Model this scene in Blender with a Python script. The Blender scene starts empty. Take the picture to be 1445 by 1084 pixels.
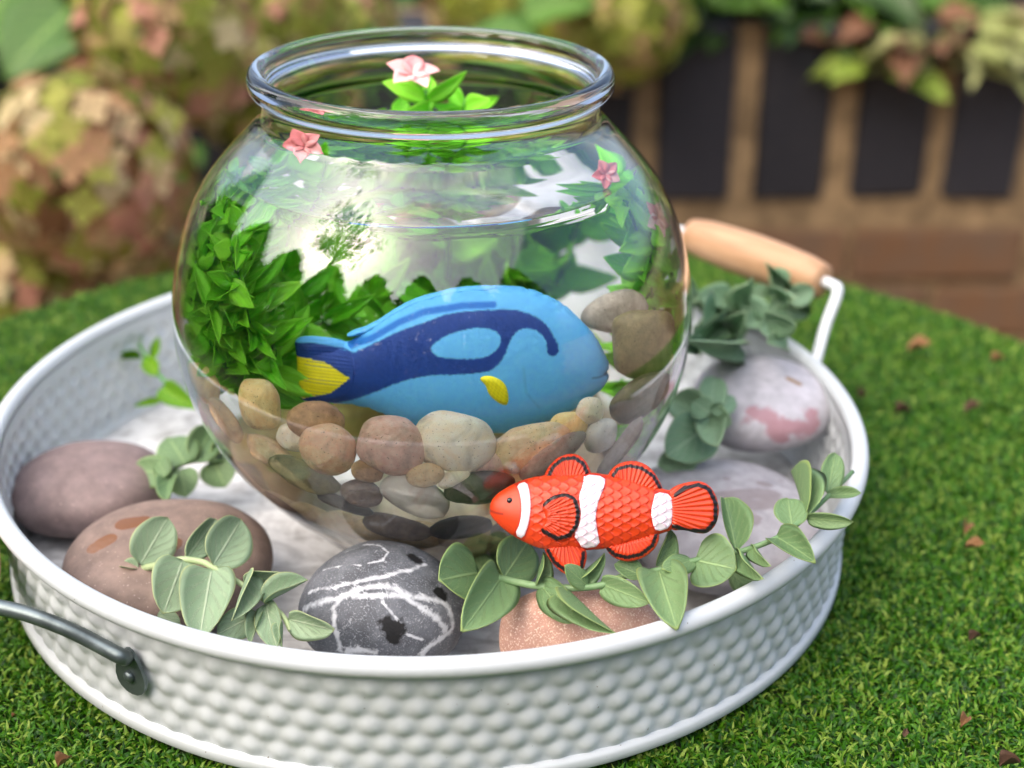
import bpy, bmesh, math, random
import numpy as np
from mathutils import Vector, Matrix, Quaternion, noise
from mathutils.bvhtree import BVHTree
from mathutils.geometry import delaunay_2d_cdt
R = math.radians
rnd = random.Random(7)
scene = bpy.context.scene
col = scene.collection

# ---------------------------------------------------------------- camera, sky, sun, exposure
PW, PH, FPX = 1445.0, 1084.0, 2087.1
CAM = np.array([0.0, -0.6278, 0.3768]); YAW, PITCH, ROLL = .0615, .4514, -.0127
_f0 = np.array([math.sin(YAW), math.cos(YAW), 0]); _r0 = np.array([math.cos(YAW), -math.sin(YAW), 0]); _u0 = np.array([0, 0, 1.])
FW = _f0*math.cos(PITCH) - _u0*math.sin(PITCH); _u1 = _u0*math.cos(PITCH) + _f0*math.sin(PITCH)
RT = _r0*math.cos(ROLL) - _u1*math.sin(ROLL); UP = _r0*math.sin(ROLL) + _u1*math.cos(ROLL)
cam = bpy.data.cameras.new('camera'); cam_o = bpy.data.objects.new('camera', cam); col.objects.link(cam_o)
cam.sensor_width = 36; cam.lens = 36*FPX/PW; cam.clip_start = .01; cam.clip_end = 400
cam_o.matrix_world = Matrix(((RT[0], UP[0], -FW[0], CAM[0]), (RT[1], UP[1], -FW[1], CAM[1]), (RT[2], UP[2], -FW[2], CAM[2]), (0, 0, 0, 1)))
cam.dof.use_dof = True; cam.dof.focus_distance = .565; cam.dof.aperture_fstop = 5.5
scene.camera = cam_o
SUN_EL, SUN_AZ = R(46), R(236)          # azimuth measured from +Y towards +X
w = bpy.data.worlds.new('World'); scene.world = w; w.use_nodes = True
nt = w.node_tree; bg = nt.nodes['Background']
sky = nt.nodes.new('ShaderNodeTexSky'); sky.sky_type = 'NISHITA'; sky.sun_disc = False
sky.sun_elevation = SUN_EL; sky.sun_rotation = SUN_AZ; sky.air_density = .8; sky.dust_density = 7.0; sky.ozone_density = 1.0
nt.links.new(sky.outputs[0], bg.inputs[0]); bg.inputs[1].default_value = .15
sd = bpy.data.lights.new('sun', 'SUN'); so = bpy.data.objects.new('sun', sd); col.objects.link(so)
sd.energy = 1.25; sd.angle = R(140); sd.color = (1, .97, .93)
sdir = Vector((math.sin(SUN_AZ)*math.cos(SUN_EL), math.cos(SUN_AZ)*math.cos(SUN_EL), math.sin(SUN_EL)))
so.rotation_euler = sdir.to_track_quat('Z', 'Y').to_euler()
scene.view_settings.view_transform = 'Standard'; scene.view_settings.look = 'None'
scene.view_settings.gamma = 1; scene.view_settings.exposure = 1.5
cy = scene.cycles
cy.max_bounces = 24; cy.transmission_bounces = 20; cy.transparent_max_bounces = 24; cy.glossy_bounces = 8; cy.diffuse_bounces = 4
cy.sample_clamp_indirect = 6; cy.use_denoising = True; cy.blur_glossy = .5

# ---------------------------------------------------------------- pixel helpers (photo pixel -> point of the place)
def ray(px, py):
    d = FW + RT*((px-PW/2)/FPX) + UP*((PH/2-py)/FPX); return d
def Pz(px, py, z):
    d = ray(px, py); return CAM + d*((z-CAM[2])/d[2])
def PY(px, py, Y):
    d = ray(px, py); return CAM + d*((Y-CAM[1])/d[1])
def PD(px, py, depth): return CAM + ray(px, py)*depth
def depth_of(p): return float((np.asarray(p)-CAM) @ FW)
def V3(p): return Vector((float(p[0]), float(p[1]), float(p[2])))

# ---------------------------------------------------------------- object helpers
def tag(o, label=None, cat=None, group=None, kind=None):
    if label: o['label'] = label
    if cat: o['category'] = cat
    if group: o['group'] = group
    if kind: o['kind'] = kind
    return o
def empty(name, loc, label, cat, group=None):
    o = bpy.data.objects.new(name, None); o.empty_display_size = .01; o.location = V3(loc); col.objects.link(o)
    return tag(o, label, cat, group)
def link(name, me, mat=None, parent=None, loc=None):
    o = bpy.data.objects.new(name, me); col.objects.link(o)
    if mat is not None and not me.materials: me.materials.append(mat)
    if parent is not None:
        o.parent = parent
    if loc is not None: o.location = V3(loc)
    return o
def mesh(name, verts, faces, smooth=True):
    me = bpy.data.meshes.new(name); me.from_pydata([tuple(map(float, v)) for v in verts], [], faces)
    if smooth: me.polygons.foreach_set('use_smooth', [True]*len(me.polygons))
    me.update(); return me
def rel(me, parent):                       # mesh given in world coordinates -> local to parent empty
    o = parent; t = Vector((0, 0, 0))
    while o is not None: t += o.location; o = o.parent
    me.transform(Matrix.Translation(-t)); return me
def lathe(name, prof, n=160, centre=(0, 0), closed=True):
    vs, fs = [], []; m = len(prof)
    for i in range(n):
        a = 2*math.pi*i/n; c, s = math.cos(a), math.sin(a)
        for r, z in prof: vs.append((centre[0]+r*c, centre[1]+r*s, z))
    for i in range(n):
        j = (i+1) % n
        for k in range(m if closed else m-1):
            l = (k+1) % m
            fs.append((i*m+k, j*m+k, j*m+l, i*m+l))
    return mesh(name, vs, fs)
def tube(name, pts, rad, n=10, caps=True):
    pts = [Vector(tuple(map(float, p))) for p in pts]; vs, fs = [], []
    rads = rad if hasattr(rad, '__len__') else [rad]*len(pts)
    up = Vector((.13, .31, .94))
    for i, p in enumerate(pts):
        t = (pts[min(i+1, len(pts)-1)]-pts[max(i-1, 0)]).normalized()
        a = t.cross(up).normalized() if i == 0 else (a - t*a.dot(t)).normalized()
        b = t.cross(a)
        for k in range(n):
            q = 2*math.pi*k/n; vs.append(p+(a*math.cos(q)+b*math.sin(q))*rads[i])
    for i in range(len(pts)-1):
        for k in range(n):
            l = (k+1) % n; fs.append((i*n+k, i*n+l, (i+1)*n+l, (i+1)*n+k))
    if caps: fs.append(tuple(range(n))[::-1]); fs.append(tuple((len(pts)-1)*n+k for k in range(n)))
    return mesh(name, vs, fs)
def smooth_path(pts, sub=6):
    P = [Vector(tuple(map(float, p))) for p in pts]; out = []
    for i in range(len(P)-1):
        p0, p1, p2, p3 = P[max(i-1, 0)], P[i], P[i+1], P[min(i+2, len(P)-1)]
        for k in range(sub):
            t = k/sub
            out.append(.5*((2*p1)+(p2-p0)*t+(2*p0-5*p1+4*p2-p3)*t*t+(3*p1-p0-3*p2+p3)*t**3))
    return out+[P[-1]]
def spline(xs, ys):                         # natural cubic
    xs, ys = np.array(xs, float), np.array(ys, float); n = len(xs); h = np.diff(xs)
    A = np.eye(n); b = np.zeros(n)
    for i in range(1, n-1):
        A[i, i-1], A[i, i], A[i, i+1] = h[i-1], 2*(h[i-1]+h[i]), h[i]
        b[i] = 6*((ys[i+1]-ys[i])/h[i]-(ys[i]-ys[i-1])/h[i-1])
    M = np.linalg.solve(A, b)
    def f(x):
        i = min(max(int(np.searchsorted(xs, x))-1, 0), n-2); a, c = xs[i+1]-x, x-xs[i]
        return (M[i]*a**3+M[i+1]*c**3)/(6*h[i])+(ys[i]/h[i]-M[i]*h[i]/6)*a+(ys[i+1]/h[i]-M[i+1]*h[i]/6)*c
    return f

# ---------------------------------------------------------------- material helpers
def srgb(r, g, b):
    return tuple(((c/255)/12.92 if c/255 <= .04045 else ((c/255+.055)/1.055)**2.4) for c in (r, g, b))+(1,)
class M:
    def __init__(s, name):
        s.m = bpy.data.materials.new(name); s.m.use_nodes = True; s.t = s.m.node_tree
        s.b = s.t.nodes['Principled BSDF']; s.out = s.t.nodes['Material Output']; s._c = None
    def n(s, typ, **kw):
        x = s.t.nodes.new(typ)
        for k, v in kw.items():
            if k in x.inputs: x.inputs[k].default_value = v
            else: setattr(x, k, v)
        return x
    def l(s, a, b): s.t.links.new(a, b)
    def set(s, **kw):
        for k, v in kw.items():
            k = k.replace('_', ' ')
            if hasattr(v, 'is_output'): s.l(v, s.b.inputs[k])
            else: s.b.inputs[k].default_value = v
        return s
    def obj(s):
        if s._c is None: s._c = s.n('ShaderNodeTexCoord').outputs['Object']
        return s._c
    def noise(s, scale, detail=4, rough=.55, dist=0, vec=None, out='Fac'):
        x = s.n('ShaderNodeTexNoise'); x.inputs['Scale'].default_value = scale; x.inputs['Detail'].default_value = detail
        x.inputs['Roughness'].default_value = rough; x.inputs['Distortion'].default_value = dist
        s.l(vec or s.obj(), x.inputs['Vector']); return x.outputs[out]
    def vor(s, scale, feature='F1', out='Distance', rand=1, vec=None):
        x = s.n('ShaderNodeTexVoronoi'); x.feature = feature; x.inputs['Scale'].default_value = scale; x.inputs['Randomness'].default_value = rand
        s.l(vec or s.obj(), x.inputs['Vector']); return x.outputs[out]
    def ramp(s, fac, stops, interp='LINEAR'):
        x = s.n('ShaderNodeValToRGB'); e = x.color_ramp.elements; x.color_ramp.interpolation = interp
        while len(e) < len(stops): e.new(.5)
        for el, (p, c) in zip(e, stops):
            el.position = p; el.color = c if hasattr(c, '__len__') else (c, c, c, 1)
        s.l(fac, x.inputs[0]); return x.outputs[0]
    def mix(s, fac, a, b, mode='MIX'):
        x = s.n('ShaderNodeMix'); x.data_type = 'RGBA'; x.blend_type = mode
        for sock, v in ((x.inputs[0], fac), (x.inputs[6], a), (x.inputs[7], b)):
            if hasattr(v, 'is_output'): s.l(v, sock)
            else: sock.default_value = v
        return x.outputs[2]
    def math(s, op, a, b=0.0, c=0.0):
        x = s.n('ShaderNodeMath'); x.operation = op
        for sock, v in zip(x.inputs, (a, b, c)):
            if hasattr(v, 'is_output'): s.l(v, sock)
            else: sock.default_value = v
        return x.outputs[0]
    def attr(s, name, out='Fac'):
        x = s.n('ShaderNodeAttribute'); x.attribute_name = name; return x.outputs[out]
    def rand(s): return s.n('ShaderNodeObjectInfo').outputs['Random']
    def bump(s, h, strength=.3, dist=.001):
        x = s.n('ShaderNodeBump'); x.inputs['Strength'].default_value = strength; x.inputs['Distance'].default_value = dist
        s.l(h, x.inputs['Height'])
        if s.b.inputs['Normal'].is_linked: s.l(s.b.inputs['Normal'].links[0].from_socket, x.inputs['Normal'])
        s.l(x.outputs[0], s.b.inputs['Normal']); return s
def paint_attr(me, name, values):
    a = me.attributes.new(name, 'FLOAT', 'POINT'); a.data.foreach_set('value', np.asarray(values, np.float32))
def color_attr(me, name, rgb):
    a = me.attributes.new(name, 'FLOAT_COLOR', 'POINT'); c = np.ones((len(me.vertices), 4), np.float32); c[:, :3] = rgb
    a.data.foreach_set('color', c.ravel())

# plain materials
def enamel():
    m = M('white_enamel'); n1 = m.noise(9, 5); n2 = m.noise(160, 3)
    c = m.mix(m.ramp(n1, [(.35, 0), (.75, 1)]), srgb(204, 210, 213), srgb(190, 196, 198))
    spk = m.ramp(m.noise(420, 2), [(.755, 0), (.78, 1)])
    c = m.mix(spk, c, srgb(120, 112, 100))
    return m.set(Base_Color=c, Roughness=.42).bump(n2, .12, .0004).m
def enamel_floor():
    m = M('worn_white_enamel_floor'); sc = m.n('ShaderNodeMapping'); sc.inputs['Scale'].default_value = (1, 2.3, 1); m.l(m.obj(), sc.inputs[0])
    a = m.noise(22, 7, .68, 1.2, sc.outputs[0]); b = m.noise(75, 5, .6, .6)
    f = m.ramp(a, [(.44, 0), (.6, 1)]); f2 = m.ramp(b, [(.5, 0), (.68, 1)])
    c = m.mix(f, srgb(232, 232, 230), srgb(186, 185, 183)); c = m.mix(m.math('MULTIPLY', f2, .55), c, srgb(128, 122, 116))
    return m.set(Base_Color=c, Roughness=.5).bump(b, .2, .0006).m
def zinc():
    m = M('galvanised_steel'); n = m.noise(60, 5); 
    c = m.ramp(n, [(.3, srgb(84, 94, 96)), (.7, srgb(128, 140, 142))])
    return m.set(Base_Color=c, Metallic=.75, Roughness=.42).bump(m.noise(300, 3), .15, .0004).m
def white_rod():
    m = M('white_painted_wire'); return m.set(Base_Color=m.ramp(m.noise(50), [(.3, srgb(205, 212, 216)), (.8, srgb(232, 235, 236))]), Roughness=.35).m
def wood():
    m = M('turned_wood'); mp = m.n('ShaderNodeMapping'); mp.inputs['Scale'].default_value = (6, 60, 60); m.l(m.obj(), mp.inputs[0])
    g = m.noise(3.2, 6, .6, .8, mp.outputs[0])
    return m.set(Base_Color=m.ramp(g, [(.25, srgb(164, 120, 84)), (.55, srgb(190, 150, 114)), (.8, srgb(200, 162, 126))]), Roughness=.5).bump(g, .15, .0005).m
def glass(name, ior, rough=0.0, tint=(1, 1, 1, 1)):
    m = M(name); m.t.nodes.remove(m.b); g = m.n('ShaderNodeBsdfGlass'); g.inputs['IOR'].default_value = ior
    g.inputs['Roughness'].default_value = rough; g.inputs['Color'].default_value = tint; m.l(g.outputs[0], m.out.inputs[0]); return m.m
ENAMEL, FLOOR, ZINC, WROD, WOOD = enamel(), enamel_floor(), zinc(), white_rod(), wood()
PLASTIC = glass('clear_plastic', 1.46, 0, (1, 1, 1, 1)); WATER = glass('tank_water', 1.33, 0, (.99, 1, .993, 1))

# ================================================================ SETTING
# ground far below the table
def sheet(name, x0, x1, y0, y1, z, mat, n=1):
    me = mesh(name, [(x0, y0, z), (x1, y0, z), (x1, y1, z), (x0, y1, z)], [(0, 1, 2, 3)], False); return link(name, me, mat)
m = M('patio_paving'); c = m.ramp(m.noise(6, 6), [(.3, srgb(92, 76, 62)), (.7, srgb(132, 112, 92))])
tag(sheet('ground', -60, 60, -60, 60, -.74, m.set(Base_Color=c, Roughness=.9).bump(m.noise(60), .4, .01).m), kind='structure')
m = M('bed_soil'); c = m.ramp(m.noise(30, 6), [(.3, srgb(34, 27, 20)), (.75, srgb(72, 58, 44))])
SOIL = m.set(Base_Color=c, Roughness=.95).bump(m.noise(80), .6, .01).m
tag(sheet('soil', -4, 4, 1.53, 6, -.09, SOIL), kind='structure')

# garden wall: brown stretcher courses below, dark bricks on end above
WY = 1.4
ZB, ZT, ZBR = PY(1190, 290, WY)[2], PY(1190, 40, WY)[2], PY(1190, 326, WY)[2]; PITCH = PY(1328, 200, WY)[0]-PY(1190, 200, WY)[0]; GZ = -.74
wall = empty('garden_wall', (0, WY, GZ), 'low garden wall of dark upright bricks over brown brick courses behind the hydrangeas', 'wall')
mm = M('sand_mortar'); c = mm.ramp(mm.noise(28, 6), [(.3, srgb(100, 82, 58)), (.7, srgb(160, 134, 98))])
MORTAR = mm.set(Base_Color=c, Roughness=.95).bump(mm.noise(180), .5, .004).m
def box_me(name, sx, sy, sz, bev=.004, jit=0, seed=0):
    bm = bmesh.new(); bmesh.ops.create_cube(bm, size=1); bmesh.ops.scale(bm, vec=(sx, sy, sz), verts=bm.verts)
    if bev: bmesh.ops.bevel(bm, geom=bm.edges[:], offset=bev, segments=1, affect='EDGES')
    if jit:
        r = random.Random(seed)
        for v in bm.verts: v.co += Vector((r.uniform(-jit, jit), r.uniform(-jit, jit), r.uniform(-jit, jit)))
    me = bpy.data.meshes.new(name); bm.to_mesh(me); bm.free(); return me
mort = box_me('mortar', 5.2, .12, ZT-GZ, 0); mort.transform(Matrix.Translation((1.1, .072, (ZT-GZ)/2))); link('mortar', mort, MORTAR, wall)
mb = M('dark_engineering_brick'); c = mb.mix(mb.rand(), srgb(26, 27, 33), srgb(38, 38, 45))
c = mb.mix(mb.ramp(mb.noise(40, 5), [(.55, 0), (.8, .5)]), c, srgb(60, 55, 54)); DBRICK = mb.set(Base_Color=c, Roughness=.55).bump(mb.noise(90), .3, .004).m
mb = M('brown_brick'); c = mb.mix(mb.rand(), srgb(86, 60, 38), srgb(116, 84, 56))
c = mb.mix(mb.ramp(mb.noise(18, 5), [(.4, 0), (.75, 1)]), c, srgb(92, 74, 58)); BBRICK = mb.set(Base_Color=c, Roughness=.9).bump(mb.noise(90), .4, .004).m
dk = [box_me('dark_brick', PITCH*.75, .10, ZT-ZB, .008, .003, i) for i in range(4)]
br = [box_me('brown_brick', .255, .10, .078, .006, .003, i) for i in range(4)]
x = PY(1120, 200, WY)[0] - 13*PITCH
i = 0
while x < 2.8:
    o = link('brick', dk[i % 4], DBRICK, wall, (x, .05+rnd.uniform(-.003, .003), (ZT+ZB)/2-GZ+.006+rnd.uniform(-.003, .003))); o.rotation_euler.y = R(rnd.uniform(-.9, .9)); x += PITCH; i += 1
for k in range(8):
    z = ZBR-GZ-.04-k*.094; x = -1.4 + (k % 2)*.135
    while x < 2.8 and z > .03:
        link('brick', br[(i*7+k) % 4], BBRICK, wall, (x, .05+rnd.uniform(-.003, .003), z)); x += .270; i += 1

# round table under artificial grass
TC = (.03, 0.0); TRAD = .398
tab = empty('round_table', (TC[0], TC[1], -.74), 'small round garden table covered in artificial grass under the tray', 'table')
mt = M('turf_backing'); TB = mt.set(Base_Color=mt.ramp(mt.noise(200), [(.3, srgb(20, 34, 10)), (.7, srgb(42, 62, 20))]), Roughness=.95).m
mt = M('table_metal'); TM = mt.set(Base_Color=srgb(60, 58, 54), Roughness=.5, Metallic=.5).m
link('tabletop', rel(lathe('tabletop', [(0, -.035), (TRAD-.004, -.035), (TRAD, -.03), (TRAD, -.0095), (TRAD-.003, -.006), (0, -.006)], 128, TC, False), tab), TB, tab)
link('pedestal', rel(lathe('pedestal', [(0, -.7395), (.2, -.7395), (.2, -.725), (.03, -.70), (.03, -.04), (.12, -.0355), (0, -.0355)], 48, TC, False), tab), TM, tab)

def make_grass():
    g = np.random.default_rng(3); N = 260000
    rr = np.sqrt(g.uniform(.185**2, 1, N*3)*1); a = g.uniform(0, 2*np.pi, N*3)
    p = np.stack([TC[0]+TRAD*1.003*np.sqrt(g.uniform(0, 1, N*3))*np.cos(a), TC[1]+TRAD*1.003*np.sqrt(g.uniform(0, 1, N*3))*np.sin(a)], 1)
    rad = np.hypot(TC[0]+0*p[:, 0], 0)
    a2 = g.uniform(0, 2*np.pi, N*3); q = TRAD*1.003*np.sqrt(g.uniform(0, 1, N*3))
    p = np.stack([TC[0]+q*np.cos(a2), TC[1]+q*np.sin(a2)], 1)
    p = p[np.hypot(p[:, 0], p[:, 1]) > .1935][:N]; N = len(p)
    th = g.uniform(0, 2*np.pi, N); L = g.uniform(.0038, .0080, N); wd = g.uniform(.0004, .00072, N)
    lean = g.uniform(.5, 1.5, N); curl = g.uniform(-.2, 1.9, N)
    d = np.stack([np.cos(th), np.sin(th)], 1); s = np.stack([-np.sin(th), np.cos(th)], 1)
    tw = g.uniform(-.9, .9, N)
    base = np.concatenate([p, np.full((N, 1), -.0065)], 1)
    vs = np.zeros((N, 7, 3)); ang = np.zeros(N)+lean*.25; cur = base.copy()
    for k in range(4):
        sc = (1.0, 1.25, .9, 0)[k]
        sx = s*np.cos(tw*k*.5)[:, None]; sz = np.sin(tw*k*.5)
        off = np.concatenate([sx*(wd*sc)[:, None], (sz*wd*sc)[:, None]], 1)
        if k < 3: vs[:, 2*k] = cur-off; vs[:, 2*k+1] = cur+off
        else: vs[:, 6] = cur
        st = L/3
        cur = cur+np.concatenate([d*(np.sin(ang)*st)[:, None], (np.cos(ang)*st)[:, None]], 1)
        ang = np.minimum(ang+lean*.45+curl*.28, 2.3)
    vs[:, :, 2] = np.where(vs[:, :, 2] < -.0064, -.0064, vs[:, :, 2])
    # keep blades from growing through the tray wall
    r = np.hypot(vs[:, :, 0], vs[:, :, 1]); bad = (r < .1985) & (vs[:, :, 2] > -.0005)
    f = np.where(bad, .1985/np.maximum(r, 1e-6), 1)[:, :, None]; vs[:, :, :2] *= f
    nv = N*7; me = bpy.data.meshes.new('artificial_grass'); me.vertices.add(nv); me.vertices.foreach_set('co', vs.reshape(-1).astype(np.float32))
    b = (np.arange(N)*7)[:, None]
    quads = np.concatenate([b+np.array([[0, 1, 3, 2]]), b+np.array([[2, 3, 5, 4]])], 0); tris = b+np.array([[4, 5, 6]])
    loops = np.concatenate([quads.ravel(), tris.ravel()]); me.loops.add(len(loops)); me.loops.foreach_set('vertex_index', loops.astype(np.int32))
    nq, ntri = len(quads), len(tris); me.polygons.add(nq+ntri)
    st = np.concatenate([np.arange(nq)*4, nq*4+np.arange(ntri)*3]); me.polygons.foreach_set('loop_start', st.astype(np.int32))
    me.polygons.foreach_set('use_smooth', np.ones(nq+ntri, bool)); me.update(calc_edges=True); me.validate()
    t = g.uniform(0, 1, N); pal = np.array([srgb(20, 62, 2)[:3], srgb(48, 102, 4)[:3], srgb(76, 128, 12)[:3], srgb(142, 166, 66)[:3]])
    idx = np.clip(t*3.0, 0, 2.999); i0 = idx.astype(int); fr = (idx-i0)[:, None]; colr = pal[i0]*(1-fr)+pal[i0+1]*fr
    color_attr(me, 'blade', np.repeat(colr, 7, 0)); return me
m = M('plastic_grass'); m.set(Base_Color=m.attr('blade', 'Color'), Roughness=.5, Specular_IOR_Level=.35)
tl = m.n('ShaderNodeBsdfTranslucent'); m.l(m.attr('blade', 'Color'), tl.inputs[0]); mx = m.n('ShaderNodeMixShader'); mx.inputs[0].default_value = .3
m.l(m.b.outputs[0], mx.inputs[1]); m.l(tl.outputs[0], mx.inputs[2]); m.l(mx.outputs[0], m.out.inputs[0])
gr = link('artificial_grass', make_grass(), m.m); tag(gr, 'short bright green artificial grass covering the round table', 'grass', kind='stuff')

# ================================================================ TRAY
TR = .2; RIMZ = .058; FZ = .006
tray = empty('serving_tray', (0, 0, 0), 'round white enamel tray with hammered wall holding the fish bowl', 'tray')
def hammered(name, side):
    nb = 104; nu = nb*8; z0, z1 = .0062, .0565; nvr = 52; vs = np.zeros((nu, nvr, 3)); rows = 5.0
    for i in range(nu):
        a = 2*math.pi*i/nu
        for j in range(nvr):
            t = j/(nvr-1); z = z0+(z1-z0)*t; r = .1947+.0022*t
            # staggered rows of round bumps
            v = (z-.0105)/.0088; h = 0.0
            for row in (math.floor(v), math.floor(v)+1):
                if 0 <= row <= 4:
                    u = a*nb/(2*math.pi)+.5*(row % 2); du = (u-round(u))*.01195; dv = (v-row)*.0088
                    q = (du*du+dv*dv)/(.0053**2)
                    if q < 1: h = max(h, (1-q)**1.5)
            r += .0017*h-(0 if side > 0 else .0011)
            vs[i, j] = (r*math.cos(a), r*math.sin(a), z)
    ids = np.arange(nu*nvr).reshape(nu, nvr); nx = np.roll(ids, -1, 0)
    f = np.stack([ids[:, :-1], nx[:, :-1], nx[:, 1:], ids[:, 1:]], -1).reshape(-1, 4)
    if side < 0: f = f[:, ::-1]
    return mesh(name, vs.reshape(-1, 3), f.tolist())
_bm = bmesh.new()
for _s in (1, -1): _me = hammered('wall', _s); _bm.from_mesh(_me)
_me = bpy.data.meshes.new('wall'); _bm.to_mesh(_me); _bm.free(); _me.polygons.foreach_set('use_smooth', [True]*len(_me.polygons)); link('wall', _me, ENAMEL, tray)
rim = [(TR+.0040*math.cos(t), RIMZ+.0040*math.sin(t)) for t in [2*math.pi*k/16 for k in range(16)]]
link('rim', lathe('rim', rim, 256), ENAMEL, tray)
link('foot', lathe('foot', [(.1915, .0004), (.1968, .0004), (.1975, .0012), (.1975, .0048), (.1969, .0058), (.1950, .0066), (.1915, .0066)], 256), ENAMEL, tray)
link('base', lathe('base', [(0, .002), (.1912, .002), (.1912, .0052), (.185, FZ), (0.0, FZ)], 192, closed=False), FLOOR, tray)
# handles
def handle(lug_az, grip_a, grip_b, rod_mat, lug_az2, zl=.04, via=None):
    h = bpy.data.objects.new('handle', None); h.empty_display_size = .01; col.objects.link(h); h.parent = tray
    ga, gb = Vector(grip_a), Vector(grip_b); ax = (gb-ga).normalized(); Lg = (gb-ga).length
    for az, g, sgn in ((lug_az, ga, -1), (lug_az2, gb, 1)):
        o = Vector((math.cos(az), math.sin(az), 0)); tg = Vector((-o.y, o.x, 0)); P0 = o*.1995+Vector((0, 0, zl))
        # flattened teardrop lug, rivet, then the bent wire
        n_ = 20; vs = []; fs = []
        for d in (0, .0016):
            for k in range(n_):
                q = 2*math.pi*k/n_; y = .0105*math.sin(q); xx = .0072*math.cos(q)*(1-.35*math.sin(q))
                vs.append(P0+tg*xx+Vector((0, 0, y-.004))+o*(d-.0012))
        fs.append(tuple(range(n_))[::-1]); fs.append(tuple(range(n_, 2*n_)))
        for k in range(n_): fs.append((k, (k+1) % n_, n_+(k+1) % n_, n_+k))
        lg = link('lug', mesh('lug', vs, fs, False), rod_mat, h)
        link('rivet', tube('rivet', [P0+Vector((0, 0, -.006))+o*e for e in (.0002, .0016, .0024)], [.0026, .0024, .001], 12), rod_mat, h)
        st = P0+o*.0012+Vector((0, 0, .003)); en = g+ax*sgn*.001
        mid = [st, st+o*.004+Vector((0, 0, .004))] + ([Vector(tuple(map(float, v))) for v in via] if via and sgn < 0 else [st.lerp(en+ax*sgn*.008, .55)+o*.001]) + [en+ax*sgn*.0085-(en-st)*.06, en+ax*sgn*.0045, en-ax*sgn*.004]
        link('wire', tube('wire', smooth_path(mid, 7), .0031 if rod_mat is ZINC else .0030, 12), rod_mat, h)
    n_ = 28; pr = [(0, 0), (.0072, 0), (.0095, .0015), (.0112, .012), (.0122, Lg*.3), (.0126, Lg*.5), (.0122, Lg*.7), (.0112, Lg-.012), (.0095, Lg-.0015), (.0072, Lg), (0, Lg)]
    me = lathe('grip', [(r*1.0, z) for r, z in pr], n_, closed=False); q = ax.to_track_quat('Z', 'Y')
    me.transform(Matrix.Rotation(math.pi/2, 4, 'Y'))          # axis along X for the grain
    g = link('grip', me, WOOD, h); g.location = ga; g.rotation_euler = ax.to_track_quat('X', 'Z').to_euler()
    return h
handle(R(15), Pz(1163, 398, .085), Pz(974, 331, .085), WROD, R(54), .045)
gA = Pz(-36, 826, .045)
tdir = Vector((-.33, .94, .0)).normalized()
handle(R(-125.3), V3(gA), V3(gA)+tdir*.095, ZINC, R(-176), .036, via=[Pz(100, 890, .0415), Pz(30, 864, .042), Pz(-40, 850, .043)])

# ================================================================ FISH BOWL AND WATER
BC = (.0024, -.02)
pf = spline([.0286, .0543, .0799, .1055, .1311, .1568, .1824, .2065], [.0677, .0911, .106, .1129, .1134, .1078, .095, .0728])
zs = list(np.linspace(.0286, .2055, 44))
outer = [(0, .0068), (.036, .0068), (.0405, .0064), (.045, .0078), (.0505, .0122), (.0592, .0198)]+[(pf(z), z) for z in zs]
outer += [(.0716, .2072), (.0707, .2092), (.0704, .2125), (.0705, .2172), (.0716, .2188), (.0745, .2198), (.0758, .2215), (.0759, .2255), (.0750, .2278), (.0735, .2286)]
inner = [(.0700, .2284), (.0686, .2268), (.0680, .223), (.0678, .2135), (.0680, .2095), (.0690, .2068)]+[(pf(z)-.0030, z-.001) for z in zs[::-1]]
inner += [(.0560, .0210), (.047, .0142), (.042, .0115), (.036, .0100), (0, .0098)]
bowl = empty('fish_bowl', (BC[0], BC[1], .0064), 'clear plastic round fish bowl with wide lip standing in the tray', 'fish bowl')
link('bowl_shell', rel(lathe('bowl_shell', outer+inner, 200, BC, False), bowl), PLASTIC, bowl)
WZ = .1885
wprof = [(0, .0102), (.036, .0104), (.0418, .0119), (.0468, .0146), (.0557, .0213)]+[(pf(z)-.0033, z-.001) for z in zs if z < WZ-.002]
wr = pf(WZ+.001)-.0033
wprof += [(wr-.0001, WZ-.0002), (wr-.0008, WZ-.0014), (wr-.0026, WZ-.0026), (wr-.010, WZ-.003), (wr*.5, WZ-.0031), (0, WZ-.0031)]
wo = link('water', lathe('water', wprof, 200, BC, False), WATER)
tag(wo, 'clear still water filling the fish bowl up to its shoulder', 'water')
for o_ in (wo,):
    bm = bmesh.new(); bm.from_mesh(o_.data); bmesh.ops.remove_doubles(bm, verts=bm.verts, dist=1e-6); bmesh.ops.recalc_face_normals(bm, faces=bm.faces); bm.to_mesh(o_.data); bm.free()
sh = bpy.data.objects['bowl_shell'].data; bm = bmesh.new(); bm.from_mesh(sh); bmesh.ops.remove_doubles(bm, verts=bm.verts, dist=1e-6); bmesh.ops.recalc_face_normals(bm, faces=bm.faces); bm.to_mesh(sh); bm.free()
_wb = bmesh.new(); _wb.from_mesh(wo.data); WBVH = BVHTree.FromBMesh(_wb); _wb.free()
def refr(px, py):                           # point of entry and direction of the sight line once in the water
    d = V3(ray(px, py)).normalized(); loc, nrm, i, dist = WBVH.ray_cast(V3(CAM), d)
    if loc is None: return refr(px+(4 if px < 606 else -4), py-1)
    if nrm.dot(d) > 0: nrm = -nrm
    eta = 1/1.33; ci = -nrm.dot(d); k = 1-eta*eta*(1-ci*ci); t = d*eta+nrm*(eta*ci-math.sqrt(k)); return loc, t.normalized()
def PWat(px, py, depth):
    loc, t = refr(px, py); return loc+t*depth
def PWplane(px, py, p0, n):
    loc, t = refr(px, py); return loc+t*((p0-loc).dot(n)/t.dot(n))
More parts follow.
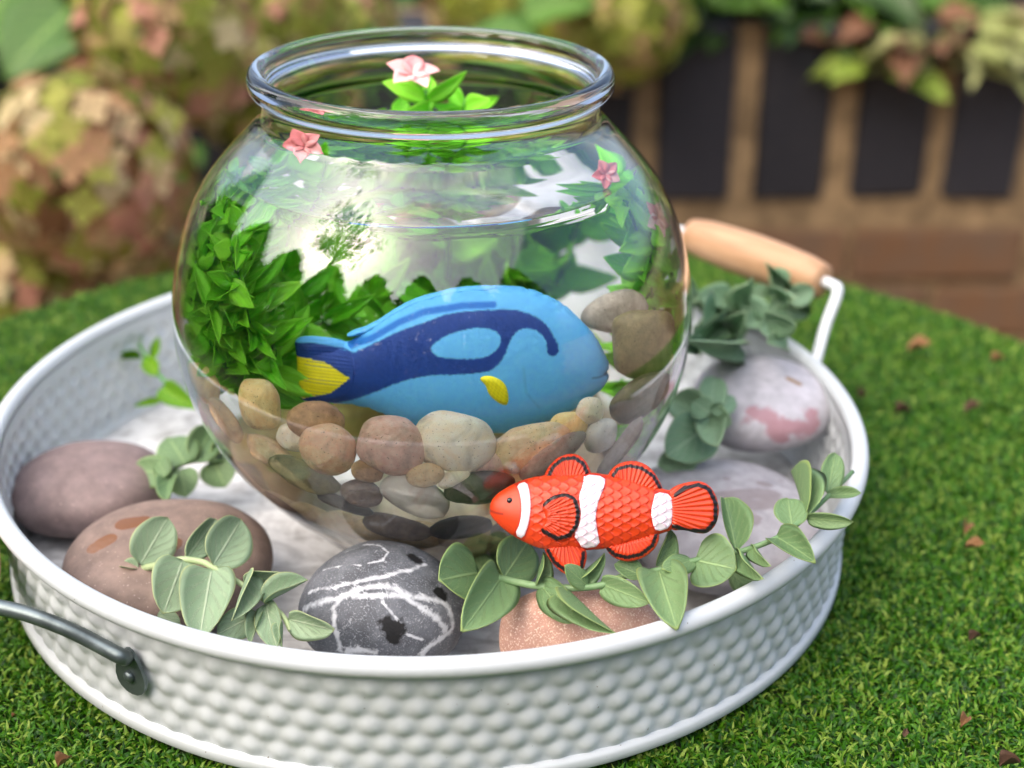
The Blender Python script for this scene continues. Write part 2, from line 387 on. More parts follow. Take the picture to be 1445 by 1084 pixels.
#--SPLIT--
# ================================================================ STONES
def stone_mesh(name, semi, seed, sub=4, sq=1.0, lump=.05, fine=.0):
    bm = bmesh.new(); bmesh.ops.create_icosphere(bm, subdivisions=sub, radius=1); off = Vector((seed*3.17, seed*1.73, seed*.61))
    for v in bm.verts:
        n_ = v.co.normalized(); p = Vector([math.copysign(abs(c)**sq, c) for c in n_])
        k = 1+lump*noise.noise(n_*1.1+off)*2+lump*.5*noise.noise(n_*2.3+off)+fine*noise.noise(n_*7+off)
        v.co = Vector((p.x*semi[0], p.y*semi[1], p.z*semi[2]))*k
    for f in bm.faces: f.smooth = True
    me = bpy.data.meshes.new(name); bm.to_mesh(me); bm.free(); return me
def frame(cx, cy_, cz, loc):
    return Matrix(((cx[0], cy_[0], cz[0], loc[0]), (cx[1], cy_[1], cz[1], loc[1]), (cx[2], cy_[2], cz[2], loc[2]), (0, 0, 0, 1)))
def stone_mat(name, c0, c1, c2=None, spk=None, rough=.7, sc=1.0, bumpy=.25, spk_s=900, spk_t=.64):
    m = M(name); a = m.noise(38*sc, 6, .62, .5); b = m.noise(170*sc, 4)
    c = m.ramp(a, [(.3, c0), (.7, c1)])
    if c2: c = m.mix(m.ramp(m.noise(16*sc, 5, .6, .8), [(.48, 0), (.62, 1)]), c, c2)
    c = m.mix(.35, c, m.ramp(b, [(.3, .25), (.75, .8)]), 'OVERLAY')
    if spk: c = m.mix(m.ramp(m.noise(spk_s, 2), [(spk_t, 0), (spk_t+.06, 1)]), c, spk)
    m.set(Base_Color=c, Roughness=rough); m.bump(m.noise(420*sc, 3), bumpy, .0006); m.bump(m.noise(60*sc, 3), .15, .001); m.c = c
    return m
def tray_stone(px, py, hw, hh, c, rot, mat, label, seed, zlift=0, sub=6, sq=.92, lump=.035):
    z = FZ+.0012+zlift+c; p = Pz(px, py, z); s = depth_of(p)/FPX; e = math.asin((CAM[2]-z)/np.linalg.norm(p-CAM))
    b = math.sqrt(max((hh*s)**2-(c*math.cos(e))**2, (.5*hw*s)**2*math.sin(e)**2))/math.sin(e); b = min(b, hw*s*1.15)
    me = stone_mesh('stone', (hw*s, b, c), seed, sub, sq, lump); o = link('stone', me, mat.m); o.location = V3(p); o.rotation_euler = (0, 0, R(rot)-YAW)
    print('STONE', label[:30], np.round(p, 3), 'semi', round(hw*s, 4), round(b, 4), c, 'r', round(math.hypot(p[0], p[1]), 3))
    return tag(o, label, 'stone', None)
def surf_pts(o, pxs):
    bpy.context.view_layer.update()
    mw = o.rotation_euler.to_matrix().to_4x4(); mw.translation = o.location; inv = mw.inverted()
    bm = bmesh.new(); bm.from_mesh(o.data); bv = BVHTree.FromBMesh(bm); bm.free(); out = []
    for (x, y) in pxs:
        d = V3(ray(x, y)).normalized(); lc = inv @ V3(CAM); ld = inv.to_3x3() @ d
        loc = bv.ray_cast(lc, ld)[0]
        if loc is None: loc = bv.find_nearest(lc+ld*(o.location-V3(CAM)).length)[0]
        out.append(np.array(loc))
    return out
def paint_lines(o, name, lines):            # lines: (pixel polyline, half width in m); attribute = 1 on the line falling to 0
    co = np.zeros(len(o.data.vertices)*3, np.float32); o.data.vertices.foreach_get('co', co); co = co.reshape(-1, 3); best = np.zeros(len(co))
    for pl, wd in lines:
        P = surf_pts(o, pl)
        if len(P) == 1: best = np.maximum(best, 1-np.linalg.norm(co-P[0], axis=1)/wd)
        for a, b in zip(P[:-1], P[1:]):
            ab = b-a; t = np.clip(((co-a)@ab)/max(ab@ab, 1e-12), 0, 1); d = np.linalg.norm(co-(a+t[:, None]*ab), axis=1); best = np.maximum(best, 1-d/wd)
    paint_attr(o.data, name, np.clip(best, 0, 1))
def patch(m, attr, lo, hi, nscale, namp):   # thresholded attribute with a ragged edge
    x = m.math('ADD', m.attr(attr), m.math('MULTIPLY', m.math('SUBTRACT', m.noise(nscale, 4), .5), namp)); return m.ramp(x, [(lo, 0), (hi, 1)])

mA = stone_mat('mauve_stone', srgb(114, 97, 94), srgb(138, 120, 116), srgb(126, 109, 107), srgb(190, 165, 160), .75, spk_t=.68)
sA = tray_stone(128, 688, 107, 67, .0165, -4, mA, 'smooth plain mauve stone beside the tray wall', 1)
mB = stone_mat('brown_stone', srgb(112, 94, 84), srgb(140, 119, 107), srgb(124, 105, 95), srgb(176, 156, 146), .72, spk_t=.66)
sB = tray_stone(238, 795, 142, 95, .0195, 6, mB, 'brown stone with three dark wet drops under a eucalyptus sprig', 2)
paint_lines(sB, 'wet', [([(176, 739), (188, 737)], .0078), ([(200, 734)], .006), ([(133, 773)], .0062), ([(143, 767), (152, 762)], .0068), ([(243, 768)], .0072)])
f = patch(mB, 'wet', .33, .42, 120, .35); mB.set(Base_Color=mB.mix(f, mB.c, srgb(118, 76, 36)), Roughness=mB.ramp(f, [(0, .72), (1, .12)]))
mC = stone_mat('black_veined_stone', srgb(66, 69, 74), srgb(112, 115, 121), srgb(88, 91, 98), srgb(128, 131, 137), .68, 1.6, .5, 1500, .58)
def taper(o, k, c):
    for v in o.data.vertices:
        if v.co.z > 0: v.co.x *= 1-k*(v.co.z/c)**2; v.co.x += -.12*k*v.co.z
sC = tray_stone(543, 856, 116, 91, .0255, 0, mC, 'dark grey stone crossed by white quartz veins', 3, lump=.03, sub=7)
taper(sC, .30, .0255)
q8 = lambda L: [(400+x/3.0104, 720+y/3.0104) for x, y in L]
paint_lines(sC, 'vein', [(q8([(85, 425), (180, 385), (240, 375), (300, 345), (370, 325), (440, 320), (500, 345), (540, 385), (610, 430), (660, 465), (690, 510)]), .0024),
    (q8([(240, 375), (215, 420), (215, 480), (235, 560), (245, 600)]), .0020), (q8([(300, 365), (400, 362), (520, 365), (640, 380), (690, 400), (715, 450), (720, 500), (680, 540), (620, 580), (590, 610)]), .0024),
    (q8([(110, 350), (230, 325), (330, 300), (440, 280), (540, 255), (605, 230)]), .0017), (q8([(340, 148), (410, 150), (445, 180), (420, 215), (360, 225)]), .0009),
    (q8([(420, 390), (480, 460), (530, 530), (590, 550)]), .0010), (q8([(270, 600), (320, 590), (390, 605)]), .0026), (q8([(170, 255), (230, 240), (330, 235)]), .0008)])
paint_lines(sC, 'black', [(q8([(550, 200), (572, 215)]), .0040), (q8([(660, 350), (680, 362)]), .0036), (q8([(450, 490), (478, 498), (466, 535)]), .0058)])
v = mC.math('ADD', mC.attr('vein'), mC.math('MULTIPLY', mC.math('SUBTRACT', mC.noise(420, 5), .5), 1.5)); wb = mC.ramp(mC.math('ABSOLUTE', mC.math('SUBTRACT', mC.noise(34, 6, .6, 1.5), .5)), [(.0, .42), (.02, 0)]); v = mC.math('ADD', v, wb); fv = mC.math('MULTIPLY', mC.ramp(v, [(.30, 0), (.85, 1)]), .88)
c = mC.mix(fv, mC.c, srgb(206, 209, 214)); fb = patch(mC, 'black', .25, .5, 300, 1.2); c = mC.mix(fb, c, srgb(14, 14, 16))
mC.set(Base_Color=c); mC.bump(fv, .25, .0006)
mD = stone_mat('pink_granite', srgb(188, 142, 124), srgb(214, 172, 154), srgb(200, 154, 138), srgb(232, 206, 186), .78, 1.2, .5, 1300, .57)
sD = tray_stone(820, 898, 118, 66, .021, 0, mD, 'coarse salmon pink granite stone under the long eucalyptus sprig', 4)
mE = stone_mat('lilac_grey_stone', srgb(146, 143, 147), srgb(172, 169, 173), srgb(160, 155, 158), srgb(122, 112, 110), .8, 1.0, .45, 700, .7)
sE = tray_stone(1026, 742, 142, 110, .0165, 14, mE, 'broad flat lilac grey stone with brown blotches behind the clownfish tail', 5, sq=.85)
q1 = lambda L: [(840+x/3.6125, 600+y/3.6125) for x, y in L]
paint_lines(sE, 'blot', [(q1([(640, 360), (900, 350), (880, 400), (650, 420), (800, 480)]), .0075), (q1([(880, 172), (910, 175)]), .0045), (q1([(670, 272)]), .003), (q1([(945, 285)]), .003), (q1([(585, 205)]), .002), (q1([(1150, 420), (1190, 480)]), .006)])
f = patch(mE, 'blot', .3, .5, 150, .7); mE.set(Base_Color=mE.mix(mE.math('MULTIPLY', f, .6), mE.c, srgb(118, 104, 104)))
mF = stone_mat('pale_grey_stone', srgb(162, 159, 163), srgb(186, 183, 188), srgb(174, 170, 175), None, .75)
sF = tray_stone(1074, 567, 100, 69, .0185, -12, mF, 'pale grey oval stone with a raspberry pink patch resting at the tray wall', 6, zlift=.019, sq=.95)
q8b = lambda L: [(1000+x/2.582, 360+y/2.582) for x, y in L]
paint_lines(sF, 'pink', [(q8b([(170, 575), (210, 585), (240, 620), (300, 630), (350, 640), (385, 620), (378, 590)]), .0085), (q8b([(220, 640), (280, 670)]), .005)])
f = patch(mF, 'pink', .32, .62, 210, 1.6); c = mF.mix(mF.math('MULTIPLY', f, .75), mF.c, srgb(158, 104, 112))
paint_lines(sF, 'rust', [(q8b([(290, 450), (330, 470)]), .003)]); c = mF.mix(patch(mF, 'rust', .3, .6, 200, .5), c, srgb(140, 112, 84)); mF.set(Base_Color=c)

# ---------------------------------------------------------------- toy fish: inflated outlines
def poly_dist(P, poly, closed=True):
    A = np.array(poly, float); B = np.roll(A, -1, 0) if closed else A[1:]; A = A if closed else A[:-1]; best = np.full(len(P), 1e9)
    for a, b in zip(A, B):
        ab = b-a; t = np.clip(((P-a)@ab)/max(ab@ab, 1e-12), 0, 1); best = np.minimum(best, np.hypot(*(P-(a+t[:, None]*ab)).T))
    return best
def inside(P, poly):
    A = np.array(poly, float); B = np.roll(A, -1, 0); r = np.zeros(len(P), bool)
    for (x0, y0), (x1, y1) in zip(A, B):
        if y0 == y1: continue
        c = ((y0 > P[:, 1]) != (y1 > P[:, 1])) & (P[:, 0] < (x1-x0)*(P[:, 1]-y0)/(y1-y0)+x0); r ^= c
    return r
def round_poly(poly, step, it=2):
    A = np.array(poly, float)
    for _ in range(it):
        B = np.roll(A, -1, 0); A = np.stack([A*.75+B*.25, A*.25+B*.75], 1).reshape(-1, 2)
    out = []
    for a, b in zip(A, np.roll(A, -1, 0)):
        n_ = max(1, int(np.hypot(*(b-a))/step))
        out += [a+(b-a)*k/n_ for k in range(n_)]
    return np.array(out)
def inflate_fn(poly, n_=120):               # smooth dome over an outline (Poisson)
    A = np.array(poly); lo = A.min(0); hi = A.max(0); d = (hi-lo).max()/n_; lo = lo-2*d; nx, ny = (np.ceil((hi+2*d-lo)/d)).astype(int)+1
    gx, gy = np.meshgrid(lo[0]+np.arange(nx)*d, lo[1]+np.arange(ny)*d, indexing='ij'); ins = inside(np.stack([gx.ravel(), gy.ravel()], 1), A).reshape(nx, ny)
    ph = np.zeros((nx, ny))
    for _ in range(2600):
        ph[1:-1, 1:-1] = .25*(ph[:-2, 1:-1]+ph[2:, 1:-1]+ph[1:-1, :-2]+ph[1:-1, 2:]+1); ph *= ins
    ph /= ph.max()
    def f(P):
        q = (P-lo)/d; i = np.clip(q.astype(int), 0, [nx-2, ny-2]); t = q-i; i0, j0 = i.T
        v = ph[i0, j0]*(1-t[:, 0])*(1-t[:, 1])+ph[i0+1, j0]*t[:, 0]*(1-t[:, 1])+ph[i0, j0+1]*(1-t[:, 0])*t[:, 1]+ph[i0+1, j0+1]*t[:, 0]*t[:, 1]
        return np.maximum(v, 0)
    return f
def cdt_points(poly, step):
    lo, hi = poly.min(0), poly.max(0); pts = []; k = 0; y = lo[1]
    xs = np.arange(lo[0], hi[0], step)
    G = []
    while y < hi[1]:
        G.append(np.stack([xs+(step/2 if k % 2 else 0), np.full(len(xs), y)], 1)); y += step*.866; k += 1
    G = np.concatenate(G); G = G[inside(G, poly)]; G = G[poly_dist(G, poly) > step*.55]
    V = [Vector(p) for p in np.concatenate([poly, G])]; n_ = len(poly)
    vo, e, fo, *_ = delaunay_2d_cdt(V, [(i, (i+1) % n_) for i in range(n_)], [list(range(n_))], 1, 1e-9)
    return np.array([tuple(v) for v in vo]), [tuple(f) for f in fo]
def relief(name, poly, step, hfun, backfun, T3, mat, parent, colfun=None, it=2, rp=None):
    """outline in fish coordinates (metres) -> closed solid: front height hfun, back -backfun; T3 maps (x, y, h) to the world"""
    P2 = round_poly(poly, step, it) if rp is None else rp
    P, F = cdt_points(P2, step); d = poly_dist(P, P2); edge = d < step*.2
    h = hfun(P, d); b = backfun(P, d); h = np.where(edge, (h-b)*0+np.minimum(h, .0), h) if False else h
    n_ = len(P); W = np.concatenate([T3(P, h), T3(P, -b)])
    # orient triangles counter-clockwise for the front
    FF = []
    for f in F:
        a, b_, c = P[f[0]], P[f[1]], P[f[2]]
        if (b_[0]-a[0])*(c[1]-a[1])-(b_[1]-a[1])*(c[0]-a[0]) < 0: f = f[::-1]
        FF.append(f)
    cnt = {}
    for f in FF:
        for i in range(len(f)): cnt[(f[i], f[(i+1) % len(f)])] = 1
    faces = list(FF)+[tuple(n_+i for i in f[::-1]) for f in FF]+[(b_, a, n_+a, n_+b_) for (a, b_) in cnt if (b_, a) not in cnt]
    me = mesh(name, W, faces); o = link(name, rel(me, parent), mat, parent)
    if colfun is not None: color_attr(me, 'paint', np.concatenate([colfun(P, d)]*2))
    return o
def paint_mat(name, rough=.5, bumpy=.15, ns=500):
    m = M(name); c = m.attr('paint', 'Color'); c = m.mix(.22, c, m.ramp(m.noise(ns, 4), [(.3, .3), (.75, .75)]), 'OVERLAY')
    m.set(Base_Color=c, Roughness=rough); m.bump(m.noise(ns*1.5, 3), bumpy, .0004); return m.m
def C3(r, g, b): return np.array(srgb(r, g, b)[:3])
def blend(base, mask, c): return base*(1-mask[:, None])+np.asarray(c)[None]*mask[:, None]
def sstep(x, a, b): t = np.clip((x-a)/(b-a), 0, 1); return t*t*(3-2*t)
def stroke(P, pl, w_, soft): return 1-sstep(poly_dist(P, pl, False), w_-soft, w_+soft)

# clownfish, drawn in the coordinates of the zoomed crop and put at its depth
CD = .574; CO = (850, 733); cs = CD/FPX/3.6125
def cf(L): return [((640+x/3.6125-CO[0])*CD/FPX, (CO[1]-(520+y/3.6125))*CD/FPX) for x, y in L]
c0 = V3(PD(*CO, CD))
nrm = V3(-ray(*CO)).normalized(); nrm = (nrm*1.0+Vector((0, 0, .10))).normalized(); axx = (V3(RT)-nrm*V3(RT).dot(nrm)).normalized(); axy = nrm.cross(axx)
def TC3(P, h): return np.array(c0)[None]+P[:, :1]*np.array(axx)+P[:, 1:2]*np.array(axy)+np.asarray(h)[:, None]*np.array(nrm)
clown = empty('clownfish_toy', c0, 'orange toy clownfish with white bands propped against the fish bowl', 'toy fish')
ORANGE, RED, BLACK, WHITE = C3(206, 60, 14), C3(166, 28, 8), C3(20, 16, 20), C3(232, 224, 232)
CP = paint_mat('clownfish_paint', .42, .1, 700)
body = cf([(182, 715), (188, 680), (215, 640), (270, 605), (330, 575), (400, 553), (480, 542), (600, 536), (700, 530), (800, 545), (900, 565), (1000, 595), (1060, 615), (1130, 630), (1135, 725), (1130, 820), (1040, 847), (900, 897), (780, 918), (650, 928), (540, 922), (465, 922), (400, 903), (330, 868), (260, 823), (210, 775), (186, 745)])
bp = round_poly(body, .0004); bf = inflate_fn(bp)
SC_W = .0034
def scales(P):                              # overlapping scale relief, 0..1
    u = P[:, 0]/SC_W; best = np.zeros(len(P))
    for k in (1, 0, -1):
        col_ = np.floor(u)-k; v = P[:, 1]/(SC_W*1.02)+.5*(col_ % 2); dv = v-np.round(v); du = np.maximum(u-col_, 0)
        e = np.sqrt((du/1.30)**2+(dv/.60)**2); best = np.where((e < 1) & (best == 0), .2+.8*e**2, best)
    return np.where(best == 0, .2, best)
scale_zone = cf([(400, 560), (640, 560), (640, 900), (420, 890)])
def body_h(P):
    s = np.sqrt(bf(P))*.0078; x = P[:, 0]; hx = cf([(400, 700)])[0][0]; k = sstep(x, hx-.002, hx+.003)
    return s+(scales(P)-.5)*.0007*k*np.clip(s/.003, 0, 1)
def body_c(P, d):
    c = np.tile(ORANGE, (len(P), 1)); s = scales(P); hx = cf([(400, 700)])[0][0]; k = sstep(P[:, 0], hx-.002, hx+.003)
    c = blend(c, k*sstep(s, .72, .92)*.6, RED)
    c = blend(c, stroke(P, cf([(184, 722), (215, 736), (252, 745)]), .0004, .0003)*.8, C3(120, 24, 10))
    for b in (headb, midb, tailb): c = blend(c, (1-sstep(poly_dist(P, b), .0003, .0009))*.8, RED)
    return c
headb = cf([(322, 592), (375, 576), (393, 640), (398, 720), (386, 800), (357, 872), (313, 850), (343, 790), (352, 710), (341, 640)])
midb = cf([(668, 540), (776, 556), (772, 610), (740, 680), (723, 760), (733, 840), (748, 908), (655, 922), (636, 885), (612, 858), (645, 790), (648, 720), (640, 660), (662, 600)])
tailb = cf([(1030, 634), (1113, 648), (1116, 730), (1106, 815), (1030, 838), (1012, 800), (1003, 740), (1014, 690)])
relief('body', body, .00036, lambda P, d: body_h(P), lambda P, d: np.sqrt(bf(P))*.006, TC3, CP, clown, body_c, rp=bp)
for b, sc_ in ((headb, 0), (midb, 1), (tailb, 1)):
    def hc(P, d, sc_=sc_): return body_h(P)+.00035*np.clip(d/.0005, 0, 1)+.00008+sc_*(scales(P)-.5)*.0003
    def cc(P, d, sc_=sc_): return blend(np.tile(WHITE, (len(P), 1)), sc_*sstep(scales(P), .7, .92)*.5, C3(196, 120, 150))
    relief('white_band', b, .00034, hc, lambda P, d: -body_h(P)+.0006, TC3, CP, clown, cc, it=1)
def fin(name, poly, root, edge, zlo, hmax, wd, rays, parent=clown, over=False, fan=(0, 0)):
    poly = cf(poly); edge = cf(edge); rx, ry = cf([root])[0]
    def hh(P, d):
        a = np.arctan2(P[:, 1]-ry, P[:, 0]-rx); dist = np.hypot(P[:, 0]-rx, P[:, 1]-ry)
        base = zlo+hmax*np.sqrt(np.clip(d/.0028, 0, 1)); ridge = np.cos(a*rays)*.00028*np.clip(d/.0012, 0, 1)*np.clip(dist/.006, 0, 1)
        if over: base = np.maximum(base*0, body_h(P)+.0004+hmax*np.sqrt(np.clip(d/.0012, 0, 1)))
        return base+ridge
    def cc(P, d):
        a = np.arctan2(P[:, 1]-ry, P[:, 0]-rx); c = np.tile(ORANGE, (len(P), 1)); c = blend(c, (np.cos(a*rays) < -.55)*.5, RED)
        jag = wd*cs*(1+.35*np.maximum(np.cos(a*rays), 0)); e = 1-sstep(poly_dist(P, edge, False)-jag, -.00018, .00018); return blend(c, e, BLACK)
    return relief(name, poly, .00034, hh, (lambda P, d: -body_h(P)+.001) if over else (lambda P, d: .0012*np.sqrt(np.clip(d/.002, 0, 1))), TC3, CP, parent, cc)
fin('dorsal_fin', [(455, 560), (483, 500), (530, 452), (590, 430), (645, 438), (685, 480), (712, 555), (640, 590), (520, 590)], (585, 640), [(485, 553), (512, 500), (560, 463), (620, 457), (665, 488), (686, 542)], .0008, .0022, 9, 44)
fin('dorsal_fin', [(775, 570), (815, 500), (880, 472), (945, 472), (1005, 503), (1045, 560), (1078, 640), (980, 650), (860, 610)], (880, 720), [(806, 562), (840, 515), (900, 500), (960, 513), (1020, 553), (1060, 625)], .0008, .0022, 8.5, 52)
fin('tail_fin', [(1085, 640), (1125, 602), (1200, 580), (1268, 576), (1316, 610), (1345, 670), (1352, 740), (1332, 805), (1288, 846), (1230, 842), (1170, 824), (1100, 830), (1080, 740)], (1000, 725), [(1130, 652), (1180, 614), (1250, 600), (1300, 622), (1332, 690), (1330, 780), (1285, 832), (1200, 832), (1115, 808)], .0006, .0026, 10, 62)
fin('anal_fin', [(765, 900), (850, 870), (950, 850), (1050, 825), (1040, 900), (985, 955), (910, 986), (845, 980), (795, 950)], (880, 800), [(785, 920), (820, 950), (880, 965), (950, 950), (1010, 905), (1030, 848)], .0008, .0022, 8.5, 46)
fin('pelvic_fin', [(455, 905), (560, 870), (650, 870), (680, 935), (676, 980), (660, 1028), (622, 1052), (568, 1052), (515, 1008), (478, 955)], (560, 820), [(480, 925), (512, 985), (560, 1022), (610, 1033), (652, 1010), (662, 940)], .0008, .0022, 8.5, 40)
fin('pectoral_fin', [(448, 702), (500, 660), (560, 640), (615, 655), (648, 710), (652, 770), (632, 832), (585, 882), (530, 888), (475, 862), (442, 832), (480, 770)], (420, 765), [(462, 703), (510, 667), (570, 652), (618, 672), (638, 740), (628, 810), (590, 858), (530, 873), (455, 832)], 0, .0011, 9.5, 52, over=True)
ey = np.array(cf([(289, 676)])); ez = body_h(ey); pe = TC3(ey, ez)[0]
eye = stone_mesh('eye', (1, 1, .55), 0, 3, 1, 0); eye.transform(Matrix.Scale(15*cs, 4)); eye.transform(frame(axx, axy, nrm, pe))
mk = M('black_gloss'); BLK = mk.set(Base_Color=(.012, .01, .012, 1), Roughness=.2).m
link('eye', rel(eye, clown), BLK, clown)

# blue tang inside the water: outline followed back through the refracting water onto its own plane
bt_o = PWat(640, 520, .068); nb = Vector((CAM[0]-bt_o.x, CAM[1]-bt_o.y, 0)).normalized(); nb = (nb+Vector((-.10, 0, .06))).normalized()
bx_ = Vector((0, 0, 1)).cross(nb).normalized(); by_ = nb.cross(bx_)
def wf(L):
    out = []
    for x, y in L:
        p = PWplane(x, y, bt_o, nb)-bt_o; out.append((p.dot(bx_), p.dot(by_)))
    return out
def TB3(P, h): return np.array(bt_o)[None]+P[:, :1]*np.array(bx_)+P[:, 1:2]*np.array(by_)+np.asarray(h)[:, None]*np.array(nb)
tang = empty('blue_tang_toy', bt_o, 'blue toy tang fish with navy marking and yellow tail inside the fish bowl', 'toy fish')
tb = wf([(424, 492), (470, 494), (494, 484), (524, 462), (566, 436), (594, 423), (620, 415), (641, 409), (697, 406), (738, 409), (766, 416), (794, 432), (821, 457), (841, 482), (852, 504), (858, 519), (852, 525), (857, 530), (849, 545), (834, 558), (806, 578), (765, 593), (723, 605), (690, 608), (640, 607), (600, 601), (570, 593), (544, 581), (517, 571), (490, 566), (461, 566), (430, 556)])
tbp = round_poly(tb, .0005, 2); tf = inflate_fn(tbp); LB, NAVY, MB, YEL = C3(100, 194, 255), C3(8, 62, 146), C3(26, 116, 210), C3(246, 240, 12)
navy = wf([(405, 488), (490, 497), (524, 480), (566, 458), (604, 444), (641, 432), (683, 427), (725, 427), (755, 434), (777, 449), (791, 474), (793, 485), (785, 491), (777, 486), (777, 471), (766, 457), (749, 450), (736, 452), (727, 463), (719, 485), (708, 501), (691, 511), (641, 512), (610, 515), (566, 525), (524, 547), (483, 563), (430, 572), (400, 560)])
hole = wf([(611, 479), (617, 471), (641, 457), (678, 449), (703, 452), (713, 463), (708, 479), (691, 489), (655, 491), (622, 489)])
dline = wf([(494, 484), (524, 472), (566, 447), (600, 434), (655, 423), (700, 421)])
gill = wf([(745, 505), (748, 540), (765, 565)]); mouthl = wf([(858, 524), (846, 527), (838, 527)])
def tang_c(P, d):
    c = np.tile(LB, (len(P), 1)); nz = np.array([noise.noise(Vector((p[0]*900, p[1]*900, 0))) for p in P])
    sd_ = np.where(inside(P, round_poly(navy, .0006)), 1, -1)*poly_dist(P, round_poly(navy, .002)); sh_ = np.where(inside(P, round_poly(hole, .0006)), 1, -1)*poly_dist(P, round_poly(hole, .002))
    c = blend(c, sstep(np.minimum(sd_, -sh_)+nz*.0003, -.0003, .0003), NAVY)
    c = blend(c, stroke(P, dline, .0010, .0004), MB)
    c = blend(c, stroke(P, gill, .0004, .0005)*.25, C3(60, 120, 180)); return blend(c, stroke(P, mouthl, .0004, .0003)*.6, C3(40, 90, 150))
TP = paint_mat('tang_paint', .62, .6, 420)
th = lambda P: np.sqrt(tf(P))*.0125
relief('body', tb, .00055, lambda P, d: th(P), lambda P, d: th(P), TB3, TP, tang, tang_c, rp=tbp)
tail = wf([(416, 476), (441, 473), (492, 480), (505, 500), (500, 540), (470, 566), (440, 566), (423, 562), (419, 500)]); ytail = wf([(410, 499), (461, 506), (496, 525), (469, 547), (408, 566)])
def tail_c(P, d):
    c = np.tile(LB, (len(P), 1)); c = blend(c, sstep(poly_dist(P, tailtop, False), .0022, .0028), NAVY)
    q = inside(P, ytail).astype(float); st_ = (np.cos(P[:, 1]*5200) < -.4)*.35; return blend(blend(c, q, YEL), q*st_, C3(168, 160, 12))
tailtop = wf([(410, 472), (441, 472), (500, 481)])
relief('tail_fin', tail, .0005, lambda P, d: np.maximum(.0026*np.sqrt(np.clip(d/.004, 0, 1)), th(P)+.00015)+.0002*np.cos(P[:, 1]*5200)*np.clip(d/.002, 0, 1), lambda P, d: np.maximum(.0026*np.sqrt(np.clip(d/.004, 0, 1)), th(P)+.00015), TB3, TP, tang, tail_c)
pec = wf([(681, 517), (698, 513), (720, 525), (724, 546), (721, 560), (705, 552), (695, 541), (693, 529)])
relief('pectoral_fin', pec, .0005, lambda P, d: th(P)+.0012*np.sqrt(np.clip(d/.0015, 0, 1)), lambda P, d: -th(P)+.001, TB3, TP, tang, lambda P, d: blend(np.tile(YEL, (len(P), 1)), (np.cos((P[:, 0]+P[:, 1])*4200) < -.5)*.3, C3(160, 160, 20)))
dors = wf([(491, 478), (492, 468), (524, 457), (566, 432), (594, 419), (620, 411), (641, 406), (700, 402), (700, 412), (641, 416), (600, 428), (566, 444), (524, 468)])
relief('dorsal_fin', dors, .0005, lambda P, d: .002*np.sqrt(np.clip(d/.001, 0, 1)), lambda P, d: .002*np.sqrt(np.clip(d/.001, 0, 1)), TB3, TP, tang, lambda P, d: np.tile(LB*1.05, (len(P), 1)), it=1)

# ---------------------------------------------------------------- pebbles in the bowl
WPAL = dict(tan=((186, 156, 116), (214, 188, 150)), cream=((204, 186, 158), (228, 216, 194)), yellow=((196, 164, 104), (222, 196, 142)), pink=((192, 152, 122), (212, 176, 144)), rose=((176, 142, 126), (204, 172, 156)),
    olive=((96, 92, 62), (128, 120, 84)), brown=((140, 108, 78), (168, 136, 102)), dark=((44, 42, 36), (74, 66, 56)), grey=((128, 120, 106), (158, 148, 132)), white=((214, 204, 190), (234, 228, 218)), umber=((88, 72, 60), (120, 100, 84)))
WPAL = {k: tuple(tuple(min(255, int(v_*1.22)) for v_ in t_) for t_ in ab) for k, ab in WPAL.items()}
PM = {k: stone_mat('pebble_'+k, srgb(*a), srgb(*b), srgb(*[int((x+y)/2*.8) for x, y in zip(a, b)]), srgb(*[int(x*.66) for x in a]), .5, 2.2, .4, 1100, .66).m for k, (a, b) in WPAL.items()}
mq = stone_mat('pebble_quartz', srgb(206, 200, 182), srgb(228, 224, 210), srgb(176, 112, 50), None, .3, .9, .2); PM['quartz'] = mq.m
def pebble(px, py, hw, hh, rot, colr, label, thick=.75, back=1.06, seed=0, sq=.92, lump=.06, extra=0.0):
    loc, t = refr(px, py); n_ = -t; xx = (V3(RT)-n_*V3(RT).dot(n_)).normalized(); yy = n_.cross(xx)
    s = depth_of(loc)/FPX*.93; a, b = hw*s, hh*s; c = min(a, b)*thick; p = loc+t*(c*back+.0012+extra); a2 = R(rot)
    ux = xx*math.cos(a2)+yy*math.sin(a2); uy = n_.cross(ux)
    o = link('pebble', stone_mesh('pebble', (a, b, c), seed+px*.013, 4, sq, lump, .012), PM[colr]); o.matrix_world = frame(ux, uy, n_, p)
    return tag(o, label, 'pebble', 'pebbles in the fish bowl')
